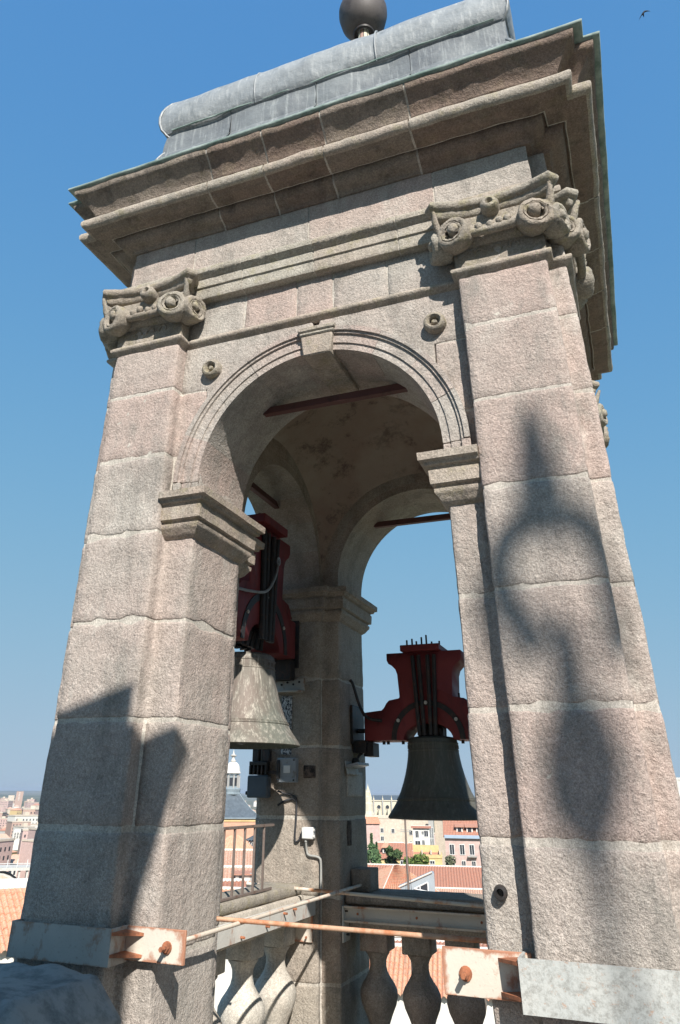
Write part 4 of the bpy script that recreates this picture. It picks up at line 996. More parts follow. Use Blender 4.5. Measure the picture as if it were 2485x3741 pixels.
def frame(az, D, turn=0.0):
    """building frame: u to the right as seen from the belfry, v away from it"""
    c = CAM + Vector((math.sin(R(az)) * D, math.cos(R(az)) * D, 0)); a = R(az) + R(turn)
    return Matrix(((math.cos(a), math.sin(a), 0, c.x), (-math.sin(a), math.cos(a), 0, c.y), (0, 0, 1, 0), (0, 0, 0, 1)))
def tiles(T, quad, mat, parent, pitch=.24, amp=.07, name='roof_tiles', rows=.42):
    """barrel tiles running down the slope; quad = eave-left, eave-right, ridge-right, ridge-left in building coordinates"""
    a, b, c, d = [Vector(q) for q in quad]; W = (b - a).length; H = ((d - a).length + (c - b).length) / 2
    nc = min(170, max(2, int(W / pitch))); nr = min(16, max(1, int(H / rows))); nn = (b - a).cross(d - a).normalized()
    if nn.z < 0: nn = -nn
    bm = bmesh.new(); sub = 4; R_ = []
    for j in range(nr + 1):
        for lip in ((0,) if j == 0 else (1, 0) if j < nr else (1,)):
            row = []; t = j / nr
            for i in range(nc * sub + 1):
                s = i / (nc * sub); p = (a.lerp(b, s)).lerp(d.lerp(c, s), t); h = abs(math.sin(i / sub * math.pi)) * amp * 1.6 if i % sub else 0
                h += (0.0 if lip else amp * .45)
                row.append(bm.verts.new(T @ (p + nn * h)))
            R_.append(row)
    for p, q in zip(R_, R_[1:]):
        for i in range(len(p) - 1): bm.faces.new((p[i], p[i + 1], q[i + 1], q[i]))
    o = finish(bm, name, mat, parent, 0)
    return o
def slab(T, quad, th, mat, parent, name):
    bm = bmesh.new(); v = [Vector(q) for q in quad]; a = [bm.verts.new(T @ p) for p in v]; b = [bm.verts.new(T @ (p - Vector((0, 0, th)))) for p in v]
    bm.faces.new(a); bm.faces.new(b[::-1])
    for i in range(len(v)): bm.faces.new((a[i], b[i], b[(i + 1) % len(v)], a[(i + 1) % len(v)]))
    return finish(bm, name, mat, parent, 0)
def window(T, u, z, w_, h, v, parent, frm='frame_white', mull=True, lintel=None):
    """window in a wall at depth v: frame proud of the wall, dark pane set back inside it"""
    bm = bmesh.new(); t = max(.07, w_ * .1)
    for (x0, x1, z0, z1) in ((u - w_ / 2 - t, u + w_ / 2 + t, z + h / 2, z + h / 2 + t), (u - w_ / 2 - t, u + w_ / 2 + t, z - h / 2 - t, z - h / 2), (u - w_ / 2 - t, u - w_ / 2, z - h / 2, z + h / 2), (u + w_ / 2, u + w_ / 2 + t, z - h / 2, z + h / 2)): box(bm, x0, x1, v - .09, v + .02, z0, z1, T)
    if mull: box(bm, u - .03, u + .03, v - .06, v + .01, z - h / 2, z + h / 2, T)
    o = finish(bm, 'window', frm, parent, 0)
    finish(bbox(u - w_ / 2, u + w_ / 2, v - .03, v + .01, z - h / 2, z + h / 2, 0, T), 'pane', 'glass_dark', o, 0)
    return o
def house(label, az, D, u0, u1, dep, ze, zr, wall, roof, wins=(), turn=0, kind='gable', cat='house', group=None, name='house', zb=None, chim=(), tilep=.3, frm='frame_white', over=.3):
    T = frame(az, D, turn); c = T @ Vector(((u0 + u1) / 2, dep / 2, zb if zb is not None else GZ))
    t = thing(name, label, cat, c, group); zb = zb if zb is not None else GZ
    if kind == 'gable':
        bm = bmesh.new(); P = [(0, zb), (dep, zb), (dep, ze), (dep / 2, zr - .12), (0, ze)]
        a = [bm.verts.new(T @ Vector((u0, y, z))) for y, z in P]; b = [bm.verts.new(T @ Vector((u1, y, z))) for y, z in P]
        bm.faces.new(a); bm.faces.new(b[::-1])
        for i in range(5): bm.faces.new((a[i], b[i], b[(i + 1) % 5], a[(i + 1) % 5]))
        finish(bm, 'wall', wall, t, 0)
        sl_ = (zr - ze) / (dep / 2)
        tiles(T, [(u0 - over, -over, ze - over * sl_), (u1 + over, -over, ze - over * sl_), (u1 + over, dep / 2, zr), (u0 - over, dep / 2, zr)], roof, t, tilep)
        slab(T, [(u0 - over, dep / 2, zr), (u1 + over, dep / 2, zr), (u1 + over, dep + over, ze - over * sl_), (u0 - over, dep + over, ze - over * sl_)], .1, roof, t, 'roof_back')
        finish(tube([T @ Vector((u0 - over, dep / 2, zr + .05)), T @ Vector((u1 + over, dep / 2, zr + .05))], .14, 6), 'ridge', 'ridge_mortar', t)
    elif kind == 'flat':
        finish(bbox(u0, u1, 0, dep, zb, ze, 0, T), 'wall', wall, t, 0)
        bm = bmesh.new()
        for q in ((u0 - .1, u1 + .1, -.1, .25), (u0 - .1, u1 + .1, dep - .25, dep + .1), (u0 - .1, u0 + .25, .25, dep - .25), (u1 - .25, u1 + .1, .25, dep - .25)): box(bm, q[0], q[1], q[2], q[3], ze + .004, ze + .55, T)
        finish(bm, 'parapet', wall, t, 0)
        finish(bbox(u0 + .25, u1 - .25, .25, dep - .25, ze + .004, ze + .12, 0, T), 'roof', roof, t, 0)
    elif kind == 'hip':
        finish(bbox(u0, u1, 0, dep, zb, ze, 0, T), 'wall', wall, t, 0)
        i_ = min(dep, u1 - u0) / 2; A = (u0 - over, -over, ze); B = (u1 + over, -over, ze); Cc = (u1 + over, dep + over, ze); Dd = (u0 - over, dep + over, ze)
        r0 = (u0 + i_, dep / 2, zr); r1 = (u1 - i_ + .01, dep / 2, zr)
        tiles(T, [A, B, r1, r0], roof, t, tilep); slab(T, [B, Cc, r1], .08, roof, t, 'roof_side'); slab(T, [Cc, Dd, r0, r1], .08, roof, t, 'roof_back'); slab(T, [Dd, A, r0], .08, roof, t, 'roof_side')
    for (u, z, w_, h) in wins: window(T, u, z, w_, h, 0, t, frm)
    for (u, v, h) in chim: finish(bbox(u - .4, u + .4, v - .3, v + .3, ze, zr + h, .02, T), 'chimney', 'wall_cream', t, 0)
    return t, T
def zz(el, D): return math.tan(R(el)) * D
def uu_(az, azm, D): return math.tan(R(az - azm)) * D
# ---- far opening: cathedral, cream houses, pink house, roofs and gardens
D = 620; T = frame(-17, D, 0); t = thing('cathedral', 'long pale stone cathedral with slate roof and round windows on the skyline', 'cathedral', T @ Vector((0, 15, GZ)))
finish(bbox(uu_(-17.85, -17, D), 30, 0, 26, GZ, zz(-.42, D), 0, T), 'nave_wall', 'stone_white', t, 0)
finish(bbox(uu_(-17.85, -17, D), 30.4, -.5, 26, zz(-.40, D), zz(-.34, D), 0, T), 'cornice', 'stone_white', t, 0)
slab(T, [(uu_(-17.84, -17, D), .5, zz(-.33, D)), (30, .5, zz(-.33, D)), (30, 13, zz(-.05, D)), (uu_(-17.84, -17, D), 13, zz(-.05, D))], .4, 'slate', t, 'roof')
for a in (-17.72, -17.10, -16.49, -15.87, -15.25, -14.63):
    u = uu_(a, -17, D); bb = finish(bbox(u - .45, u + .45, -1.6, 0, GZ, zz(-.36, D), 0, T), 'buttress', 'wall_grey', t, 0)
    finish(lathe([(.55, 0), (.55, 1.2), (.3, 1.4), (0, 3.6)], T @ Vector((u, -.8, zz(-.36, D))), 8), 'pinnacle', 'stone_white', bb, 0)
    finish(bbox(u + 6.5 - 3.1, u + 6.5 - 2.6, -5, -1, GZ, zz(-.85, D), 0, T), 'buttress', 'stone_white', t, 0)
for a in (-17.38, -16.79, -16.18, -15.57):
    u = uu_(a, -17, D); q = T @ Matrix.Translation((u, -.05, zz(-.76, D))) @ Matrix.Rotation(R(90), 4, 'X')
    rg = finish(lathe([(1.35, 0), (1.75, 0), (1.75, .3), (1.35, .3), (1.35, 0)], (0, 0, 0), 20, None, q), 'rose_window', 'stone_white', t, 0)
    finish(lathe([(0, .12), (1.35, .12)], (0, 0, 0), 20, None, q), 'pane', 'glass_dark', rg, 0)
sp_ = T @ Vector((uu_(-18.1, -17, D), -3, 0))
finish(lathe([(4.2, GZ), (4.2, zz(-1.2, D)), (3.6, zz(-1.0, D)), (3.6, zz(-.55, D)), (2.9, zz(-.5, D)), (2.9, zz(-.15, D)), (1.9, zz(-.1, D)), (1.8, zz(.12, D)), (1.1, zz(.2, D)), (.8, zz(.38, D)), (.3, zz(.5, D)), (0, zz(.68, D))], (sp_.x, sp_.y, 0), 10), 'tower', 'stone_white', t, 0)
for a, h in ((-18.3, .0), (-17.93, -.02), (-18.22, .25), (-17.98, .22)):
    q = T @ Vector((uu_(a, -17, D), -5, 0)); finish(lathe([(.6, zz(h - .5, D)), (.5, zz(h - .1, D)), (0, zz(h + .12, D))], (q.x, q.y, 0), 6), 'pinnacle', 'stone_white', t, 0)
D = 230
house('cream block with tiny dark windows below the cathedral, left part', -16.86, D, uu_(-17.86, -16.86, D), uu_(-15.86, -16.86, D), 12, zz(-1.44, D), 0, 'wall_cream', 'wall_grey', [(uu_(a, -16.86, D), zz(e, D), .75, .95) for a, e in ((-17.58, -1.63), (-17.6, -2.14), (-17.21, -2.13), (-16.47, -2.15), (-17.58, -2.6), (-17.21, -2.6))], kind='flat')
D = 245
house('cream block behind the radio mast, one window near its corner', -15.3, D, uu_(-16.05, -15.3, D), uu_(-14.0, -15.3, D), 12, zz(-1.5, D), 0, 'wall_cream', 'wall_grey', [(uu_(-15.27, -15.3, D), zz(-2.24, D), .9, 1.1), (uu_(-15.3, -15.3, D), zz(-2.85, D), .6, 1.0)], kind='flat')
D = 225
house('white houses with small tiled canopies in front of the cream blocks', -14.6, D, uu_(-15.12, -14.6, D), uu_(-14.02, -14.6, D), 6, zz(-1.98, D), zz(-1.88, D), 'wall_white', 'tile_red', [(uu_(-14.86, -14.6, D), zz(-2.32, D), .8, 1.5), (uu_(-14.25, -14.6, D), zz(-2.28, D), 1.0, 1.3), (uu_(-14.48, -14.6, D), zz(-2.24, D), .5, .7), (uu_(-14.84, -14.6, D), zz(-2.83, D), 1.3, 1.0), (uu_(-14.46, -14.6, D), zz(-2.8, D), .6, 1.1)], kind='gable', over=.5)
D = 238
house('tall grey-beige stair tower with stacked windows beside the white houses', -13.8, D, uu_(-14.06, -13.8, D), uu_(-13.72, -13.8, D), 5, zz(-1.5, D), 0, 'wall_grey', 'wall_grey', [(uu_(a, -13.8, D), zz(e, D), .4, 2.6) for a in (-13.96, -13.82) for e in (-2.25, -2.85)], kind='flat')
D = 240
house('cream gabled wall half in shade left of the pink house', -13.35, D, uu_(-13.7, -13.35, D), uu_(-12.85, -13.35, D), 14, zz(-1.5, D), 0, 'wall_cream', 'wall_grey', (), kind='flat', turn=25)
D = 172; am = -11.9
h_, T = house('pink house with white framed windows, blue gutter and dormers in its tiled roof', am, D, uu_(-13.02, am, D), uu_(-9.8, am, D), 11, zz(-2.42, D), zz(-1.0, D), 'wall_pink', 'tile_red', [(uu_(a, am, D), zz(-3.15, D), .85, 1.65) for a in (-12.60, -11.93, -11.30, -10.6)] + [(uu_(a, am, D), zz(-4.02, D), .7, 1.4) for a in (-12.6, -11.9, -11.25)], tilep=.3)
finish(bbox(uu_(-13.02, am, D) - .1, uu_(-9.8, am, D), -.55, -.01, zz(-2.52, D), zz(-2.33, D), .04, T), 'gutter', 'blue_gutter', h_, 0)
for a in (-12.01, -11.34, -10.7):
    u = uu_(a, am, D); zd = zz(-2.02, D)
    d_ = finish(bbox(u - .62, u + .62, .9, 3.2, zd - .75, zd + .62, 0, T), 'dormer', 'wall_white', h_, 0)
    slab(T, [(u - .95, .5, zd + .55), (u + .95, .5, zd + .55), (u + .95, 3.6, zd + 1.15), (u - .95, 3.6, zd + 1.15)], .14, 'tile_red', d_, 'dormer_roof')
    finish(bbox(u - .36, u + .36, .86, .92, zd - .5, zd + .42, 0, T), 'pane', 'glass_dark', d_, 0)
finish(bbox(uu_(-11.6, am, D), uu_(-11.0, am, D), -.8, -.05, zz(-3.55, D), zz(-3.48, D), 0, T), 'balcony', 'wall_grey', h_, 0)
D = 196
house('small orange tiled roof at the foot of the cathedral spire', -18.3, D, uu_(-19.2, -18.3, D), uu_(-17.35, -18.3, D), 6, zz(-1.75, D), zz(-1.36, D), 'wall_pink', 'tile_orange', (), turn=-12)
D = 158; am = -16.4
h_, T = house('low yellow house with red tiled roof and a dormer behind the trees', am, D, uu_(-17.6, am, D), uu_(-15.28, am, D), 8, zz(-3.72, D), zz(-2.92, D), 'wall_yellow', 'tile_red', [(uu_(-15.9, am, D), zz(-4.02, D), .8, .9), (uu_(-16.9, am, D), zz(-4.0, D), .5, 1.1)], chim=((2.2, 4, .2), (-1.5, 4, .25)), tilep=.28)
u = uu_(-17.02, am, D); d_ = finish(bbox(u - .55, u + .55, .8, 3, zz(-3.45, D), zz(-3.12, D), 0, T), 'dormer', 'wall_white', h_, 0)
slab(T, [(u - .8, .4, zz(-3.12, D) + .05), (u + .8, .4, zz(-3.12, D) + .05), (u + .3, 3, zz(-2.95, D) + .1), (u - .3, 3, zz(-2.95, D) + .1)], .1, 'tile_orange', d_, 'dormer_roof')
finish(bbox(u - .35, u + .35, .76, .81, zz(-3.42, D), zz(-3.17, D), 0, T), 'pane', 'glass_dark', d_, 0)
am = -14.4
h_, T = house('yellow walled roof terrace with piers between red panels', am, 160, uu_(-15.26, am, 160), uu_(-13.3, am, 160), 9, zz(-3.66, 160), 0, 'wall_yellow', 'tile_red', [(uu_(-13.95, am, 160), zz(-3.9, 160), .8, .45)], kind='flat')
finish(bbox(uu_(-15.26, am, 160), uu_(-13.46, am, 160), 2.5, 3.0, zz(-3.66, 160), zz(-2.98, 160), 0, T), 'back_wall', 'wall_yellow', h_, 0)
for a in (-15.22, -14.60, -14.0, -13.42): finish(bbox(uu_(a, am, 160) - .14, uu_(a, am, 160) + .14, -.2, 2.4, zz(-3.66, 160) + .56, zz(-3.25, 160), 0, T), 'pier', 'wall_cream', h_, 0)
for a in (-14.91, -14.3, -13.71): slab(T, [(uu_(a - .26, am, 160), .1, zz(-3.57, 160)), (uu_(a + .26, am, 160), .1, zz(-3.57, 160)), (uu_(a + .26, am, 160), 2.3, zz(-3.38, 160)), (uu_(a - .26, am, 160), 2.3, zz(-3.38, 160))], .1, 'tile_red', h_, 'canopy')
D = 98; am = -13.0
h_, T = house('long red tiled roof close below the belfry, its ridge level with the garden trees', am, D, uu_(-19.6, am, D), uu_(-9.0, am, D), 13, zz(-5.30, D), zz(-4.32, D) - .15, 'wall_cream', 'tile_red', (), tilep=.32)
finish(bbox(uu_(-19.6, am, D), uu_(-9.0, am, D), -.9, -.32, zz(-5.46, D), zz(-5.34, D), .02, T), 'gutter', 'ridge_mortar', h_, 0)
D = 90; am = -13.0
house('pale tiled lower roof strip in front of the long red roof', am, D, uu_(-14.2, am, D), uu_(-9.0, am, D), 9, zz(-6.4, D), zz(-5.60, D), 'wall_cream', 'tile_pale', (), tilep=.24)
# orange roof with the grey glazed dormer
D = 62; am = -15.3; T = frame(am, D, -28)
t = thing('house', 'orange tiled hipped roof carrying a pale grey dormer with a slanted window', 'house', T @ Vector((0, 4, GZ)))
a0 = Vector((-2.9, 0, -5.55)); r0_ = Vector((.35, 3.6, -3.92))
finish(bbox(-2.6, 2.3, .3, 7, GZ, -6.2, 0, T), 'wall', 'wall_cream', t, 0)
tiles(T, [(-3.0, -.6, -6.3), (2.2, -.6, -6.3), (.75, 3.6, -4.75), (.35, 3.6, -4.75)], 'tile_orange', t, .22)
slab(T, [(-3.0, -.6, -6.32), (.35, 3.6, -4.77), (.35, 4.2, -4.77), (-3.0, 7.6, -6.32)], .1, 'tile_orange', t, 'roof_side')
slab(T, [(2.2, -.6, -6.32), (2.2, 7.6, -6.32), (.75, 4.2, -4.77), (.75, 3.6, -4.77)], .1, 'tile_red', t, 'roof_side')
for p, q in (((-3.0, -.6, -6.26), (.35, 3.6, -4.71)), ((2.2, -.6, -6.26), (.75, 3.6, -4.71)), ((.35, 3.6, -4.71), (.75, 3.6, -4.71))):
    finish(tube([T @ Vector(p), T @ Vector(q)], .06, 6), 'ridge', 'ridge_mortar', t)
D = 58; am = -14.6; T = frame(am, D, 0)
dz_ = lambda e: zz(e, D)
P = [(uu_(-16.2, am, D), dz_(-5.30)), (uu_(-13.9, am, D), dz_(-5.9)), (uu_(-13.88, am, D), dz_(-4.55)), (uu_(-14.05, am, D), dz_(-4.50))]
P = [(uu_(-16.25, am, D), dz_(-5.32)), (uu_(-15.4, am, D), dz_(-5.75)), (uu_(-13.88, am, D), dz_(-5.95)), (uu_(-13.88, am, D), dz_(-4.52)), (uu_(-14.02, am, D), dz_(-4.48))]
dm_ = finish(extr(P, lambda u, d, z: T @ Vector((u, d, z)), 0, 1.6), 'dormer', 'dormer_grey', t, 0)
for a, b in ((P[0], P[4]),):
    finish(tube([T @ Vector((a[0], -.06, a[1] + .03)), T @ Vector((b[0], -.06, b[1] + .05))], .055, 6), 'verge', 'ridge_mortar', dm_)
W_ = [(uu_(-15.24, am, D), dz_(-5.36)), (uu_(-14.34, am, D), dz_(-5.50)), (uu_(-14.34, am, D), dz_(-4.99))]
finish(extr(W_, lambda u, d, z: T @ Vector((u, d, z)), -.05, .05), 'pane', 'glass_dark', dm_, 0)
for a, b in zip(W_, W_[1:] + W_[:1]): finish(tube([T @ Vector((a[0], -.06, a[1])), T @ Vector((b[0], -.06, b[1]))], .04, 4), 'window_frame', 'frame_white', dm_)
x_ = uu_(-14.86, am, D); finish(tube([T @ Vector((x_, -.06, dz_(-5.42))), T @ Vector((x_, -.06, dz_(-5.20)))], .04, 4), 'window_frame', 'frame_white', dm_)
# radio mast with guy wires
D = 30; q = pt(-15.62, 0, D); t = thing('radio_mast', 'thin rusty radio mast with crossbars and guy wires rising behind the far bell', 'mast', (q.x, q.y, -6))
finish(tube([(q.x, q.y, -8), (q.x, q.y, -.4)], .035, 8), 'pole', 'railing_iron', t)
for z in (zz(-2.08, D), zz(-2.18, D)): finish(tube([(q.x - .18, q.y - .03, z), (q.x + .18, q.y + .03, z)], .012, 6), 'crossbar', 'cable_grey', t)
for dx in (-.22, .13, .30): finish(tube([(q.x + dx * .12, q.y, -1.9), (q.x + dx, q.y, -5.2)], .008, 5), 'guy_wire', 'cable_black', t)
# lower roofs seen between the balusters
D = 44; house('orange tiled roof far below, seen between the far balusters', -15, D, -7, 8, 6, zz(-10.6, D), zz(-9.0, D), 'wall_white', 'tile_orange', (), tilep=.24, zb=GZ, turn=4)
D = 54; house('white wall with a dark pink roof edge behind the orange roof below the balusters', -15, D, -9, 10, 5, zz(-8.95, D), zz(-8.5, D), 'wall_white', 'tile_red', (), tilep=.24)
D = 60; house('plain white house side filling the gap above the balusters', -16, D, -10, 11, 4, zz(-7.9, D), 0, 'wall_white', 'concrete_pale', (), kind='flat')
# ---- trees
def crown(label, az, D, z0, z1, r, kind='round', mat='leaf_dark', group=None, name='tree', leaves=900, ls=.28):
    q = pt(az, 0, D); t = thing(name, label, 'tree', (q.x, q.y, z0), group); rr = random.Random(int(az * 100 + D))
    H = z1 - z0
    finish(tube([(q.x, q.y, z0 - 6), (q.x, q.y, z0), (q.x + .1, q.y, z0 + H * .8)], .2, 7, None, True, [.22, .18, .05]), 'trunk', 'bark', t)
    bm = bmesh.new(); lobes = [(Vector((rr.uniform(-.6, .6) * r, rr.uniform(-.6, .6) * r, rr.uniform(.25, .85) * H)), rr.uniform(.3, .55) * r) for _ in range(9)]
    for _ in range(leaves):
        if kind == 'cypress':
            h = rr.random(); rad = r * (math.sin(min(1, h * 1.15 + .12) * math.pi) ** .6) * (.6 + .4 * noise.noise(Vector((h * 9, az, 0)))); a = rr.random() * 6.283
            p = Vector((math.cos(a) * rad * rr.uniform(.7, 1.1), math.sin(a) * rad * rr.uniform(.7, 1.1), h * H))
        else:
            c, lr = rr.choice(lobes); d = Vector((rr.gauss(0, 1), rr.gauss(0, 1), rr.gauss(0, 1))).normalized(); p = c + d * lr * rr.uniform(.6, 1.1)
        p += Vector((q.x, q.y, z0)); s = ls * rr.uniform(.5, 1.3)
        a1 = Vector((rr.gauss(0, 1), rr.gauss(0, 1), rr.gauss(0, 1))).normalized(); a2 = a1.cross(Vector((rr.gauss(0, 1), rr.gauss(0, 1), rr.gauss(0, 1)))).normalized()
        v = [bm.verts.new(p + x) for x in (a1 * s, a2 * s * .6, -a1 * s, -a2 * s * .6)]; bm.faces.new(v)
    finish(bm, 'crown', mat, t, 0); return t
crown('tall narrow bright green cypress at the edge of the back-left pier', -17.95, 142, zz(-4.6, 142), zz(-2.35, 142), 1.5, 'cypress', 'leaf_cypress', name='cypress_tree', leaves=1400)
crown('second cypress, shorter, just right of the tall one', -17.62, 140, zz(-4.6, 140), zz(-2.85, 140), 1.1, 'cypress', 'leaf_cypress', name='cypress_tree', leaves=900)
crown('dark round tree in front of the yellow house dormer', -16.55, 138, zz(-4.6, 138), zz(-2.98, 138), 1.5, 'round', 'leaf_dark', leaves=1300)
crown('bright green bushy tree below the roof terrace', -14.9, 136, zz(-4.6, 136), zz(-3.55, 136), 1.7, 'round', 'leaf_bright', leaves=1100)
crown('second bright green bush right of the radio mast', -15.4, 137, zz(-4.6, 137), zz(-3.72, 137), 1.2, 'round', 'leaf_bright', leaves=900)
crown('grey-green small tree against the corner of the pink house', -12.8, 136, zz(-4.6, 136), zz(-3.45, 136), 1.1, 'round', 'leaf_grey', leaves=700)
# ---- left opening: domed church spire, apse, roofs
D = 104; am = -27.62; T = frame(am, D, 0); c0 = T @ Vector((0, 0, 0))
t = thing('church_tower', 'church tower with white ribbed cupola on a lantern and a lead pyramid roof', 'church tower', (c0.x, c0.y, GZ))
e = lambda x: zz(x, D)
finish(lathe([(.0, e(2.75)), (.08, e(2.5)), (.16, e(2.38)), (.40, e(2.34)), (.40, e(2.30)), (.14, e(2.2)), (.2, e(2.08)), (.34, e(2.0)), (.34, e(1.96)), (.2, e(1.92))], (c0.x, c0.y, 0), 12), 'finial', 'concrete_pale', t, 30)
dm2 = finish(lathe([(.22, e(1.93)), (.55, e(1.86)), (.80, e(1.70)), (.92, e(1.50)), (.96, e(1.32)), (1.02, e(1.26)), (1.04, e(1.2)), (.92, e(1.17))], (c0.x, c0.y, 0), 16), 'cupola', 'wall_white', t, 20)
finish(lathe([(.92, e(1.18)), (.96, e(1.12)), (.80, e(1.08)), (.80, e(.36)), (.95, e(.34)), (1.18, e(.24)), (1.18, e(.20)), (1.1, e(.02)), (1.2, e(-.02)), (1.2, e(-.1))], (c0.x, c0.y, 0), 8), 'lantern', 'slate_light', t, 0)
for k in range(8):
    a = R(22.5 + 45 * k) + R(am)
    finish(bbox(-.09, .09, .72, 1.02, e(.26), e(1.07), .02, Matrix.Translation(c0) @ Matrix.Rotation(a, 4, 'Z')), 'pilaster', 'wall_grey', t, 0)
    a += R(22.5); finish(bbox(-.2, .2, .70, .76, e(.42), e(.92), 0, Matrix.Translation(c0) @ Matrix.Rotation(a, 4, 'Z')), 'lantern_window', 'glass_dark', t, 0)
bm = bmesh.new()
TT = frame(am, D, -12)
lo = [(-3.1, -3.1), (3.1, -3.1), (3.1, 3.1), (-3.1, 3.1)]; rows = []
for s, z in ((.29, e(-.08)), (.42, e(-.42)), (.70, e(-.98)), (.93, e(-1.30)), (1.04, e(-1.44))): rows.append([bm.verts.new(TT @ Vector((x * s, y * s, z))) for x, y in lo])
for p, q in zip(rows, rows[1:]):
    for j in range(4): bm.faces.new((p[j], p[(j + 1) % 4], q[(j + 1) % 4], q[j]))
pr = finish(bm, 'pyramid_roof', 'slate', t, 0)
for x, y in lo: finish(tube([TT @ Vector((x * s, y * s, z)) for s, z in ((.29, e(-.08)), (.42, e(-.42)), (.70, e(-.98)), (.93, e(-1.30)))], .05, 5), 'hip_roll', 'slate_light', pr)
finish(bbox(-3.5, 4.2, -3.5, 3.5, e(-1.52), e(-1.44), .03, TT), 'cornice', 'slate_light', t, 0); finish(bbox(-3.35, 4.0, -3.35, 3.4, e(-1.68), e(-1.525), .03, TT), 'frieze', 'wall_yellow', t, 0)
finish(bbox(-3.3, 3.9, -3.3, 3.35, GZ, e(-1.70), 0, TT), 'wall', 'wall_orange', t, 0)
# apse with curved tile roof
D = 88; am = -27.25; T = frame(am, D, 0); c0 = T @ Vector((0, 2.6, 0)); e = lambda x: zz(x, D)
t = thing('apse', 'round orange tiled apse roof below the church tower', 'apse', (c0.x, c0.y, GZ))
bm = lathe([(0, e(-2.55)), (.5, e(-2.62)), (1.25, e(-2.9)), (2.0, e(-3.3)), (2.5, e(-3.75)), (2.6, e(-3.8))], (c0.x, c0.y, 0), 64)
for i, v in enumerate(bm.verts):
    if i % 2: v.co.z += .05
finish(bm, 'roof', 'tile_orange', t, 0); finish(lathe([(2.35, e(-3.8)), (2.35, GZ)], (c0.x, c0.y, 0), 24), 'wall', 'wall_orange', t, 40)
D = 92; e = lambda x: zz(x, D)
house('grey-white house with blue slate roof right of the orange apse', -25.7, D, uu_(-26.3, -25.7, D), 2.5, 4, e(-2.85), e(-2.2), 'wall_white', 'slate', [(uu_(-26.1, -25.7, D), e(-3.1), .35, .6), (uu_(-25.8, -25.7, D), e(-3.1), .35, .6)], kind='hip')
D = 72; e = lambda x: zz(x, D)
house('broad pale tiled roof below the orange apse', -27, D, -4.2, 4, 9, e(-4.62), e(-3.62), 'wall_cream', 'tile_pale', (), tilep=.24)
D = 60; e = lambda x: zz(x, D)
h_, T = house('small house with pale rough roof and a white dormer in it', -27.2, D, -2.6, 3.2, 5, e(-5.25), e(-4.55), 'wall_white', 'tile_pale', (), tilep=.24)
u = uu_(-26.85, -27.2, D); d_ = finish(bbox(u - .2, u + .8, .2, 2.4, e(-5.2), e(-4.72), 0, T), 'dormer', 'wall_white', h_, 0)
slab(T, [(u - .35, 0, e(-4.70)), (u + .95, 0, e(-4.70)), (u + .95, 2.4, e(-4.62)), (u - .35, 2.4, e(-4.62))], .06, 'tile_red', d_, 'dormer_roof')
finish(bbox(u + .05, u + .3, .15, .21, e(-5.08), e(-4.84), 0, T), 'pane', 'glass_dark', d_, 0)
finish(bbox(uu_(-26.1, -27.2, D), uu_(-25.75, -27.2, D), .2, 1.2, e(-6.2), e(-4.68), 0, T), 'chimney', 'wall_grey', h_, 0)
D = 50; e = lambda x: zz(x, D)
house('white house with a red corrugated roof edge behind the iron railing', -27.3, D, -2.0, .62, 3, e(-5.62), e(-5.28), 'wall_white', 'tile_red', (), tilep=.22, over=.25)
D = 46; e = lambda x: zz(x, D)
house('low white house with orange roof right beneath the railing', -26.8, D, -3.2, 1.5, 4, e(-6.35), e(-5.85), 'wall_white', 'tile_orange', (), tilep=.22, turn=14)
# ---- left edge: viaduct, towers, roofs
D = 36; e = lambda x: zz(x, D)
house('close tiled roof with a white ridge, lowest at the left edge', -42.2, D, -3.4, 4.0, 7, e(-8.35), e(-5.95), 'wall_white', 'tile_orange', (), tilep=.24, turn=-14)
D = 52; e = lambda x: zz(x, D)
house('white terrace wall over a strip of red tiles at the left edge', -41.6, D, -4.5, 4, 2.5, e(-5.66), e(-5.36), 'wall_white', 'concrete_pale', (), kind='flat')
D = 300; am = -41.6; T = frame(am, D, 0); e = lambda x: zz(x, D)
t = thing('viaduct', 'pale concrete road viaduct with a wide arch and glass parapet over trees', 'viaduct', T @ Vector((0, 0, GZ)))
finish(bbox(-60, 60, 0, 12, e(-4.42), e(-4.26), 0, T), 'deck', 'concrete_pale', t, 0)
for k in range(-12, 13): finish(bbox(k * 3.1 - .1, k * 3.1 + .1, 0, .2, e(-4.26), e(-3.82), 0, T), 'lamp_post', 'white_plastic', t, 0)
finish(bbox(-60, 60, .05, .12, e(-4.05), e(-4.02), 0, T), 'parapet_rail', 'white_plastic', t, 0)
for cx in (-26, -2.8, 20.4):
    bm = bmesh.new(); rows = []
    for i in range(17):
        a = math.pi * i / 16; rows.append([bm.verts.new(T @ Vector((cx + rr * math.cos(a), d, GZ + hh * math.sin(a)))) for rr, hh, d in ((10.4, e(-4.62) - GZ, .2), (11.1, e(-4.52) - GZ, .2), (11.1, e(-4.52) - GZ, 11.8), (10.4, e(-4.62) - GZ, 11.8))])
    for p, q in zip(rows, rows[1:]):
        for j in range(4): bm.faces.new((p[j], p[(j + 1) % 4], q[(j + 1) % 4], q[j]))
    finish(bm, 'arch_rib', 'concrete_pale', t, 0)
    for dx in (-9.5, -7, 7, 9.5): finish(bbox(cx + dx - .3, cx + dx + .3, .5, 11.5, GZ, e(-4.43), 0, T), 'column', 'concrete_pale', t, 0)
for k in range(14):
    a = -43.2 + k * .22; crown('park tree under the viaduct, part of the green slope', a, 250 + (k * 37) % 60, GZ - 1, GZ + 8 + (k * 5) % 5, 4.5, 'round', 'leaf_dark' if k % 3 else 'leaf_bright', 'trees under and around the viaduct', leaves=260, ls=1.0)
D = 620; e = lambda x: zz(x, D)
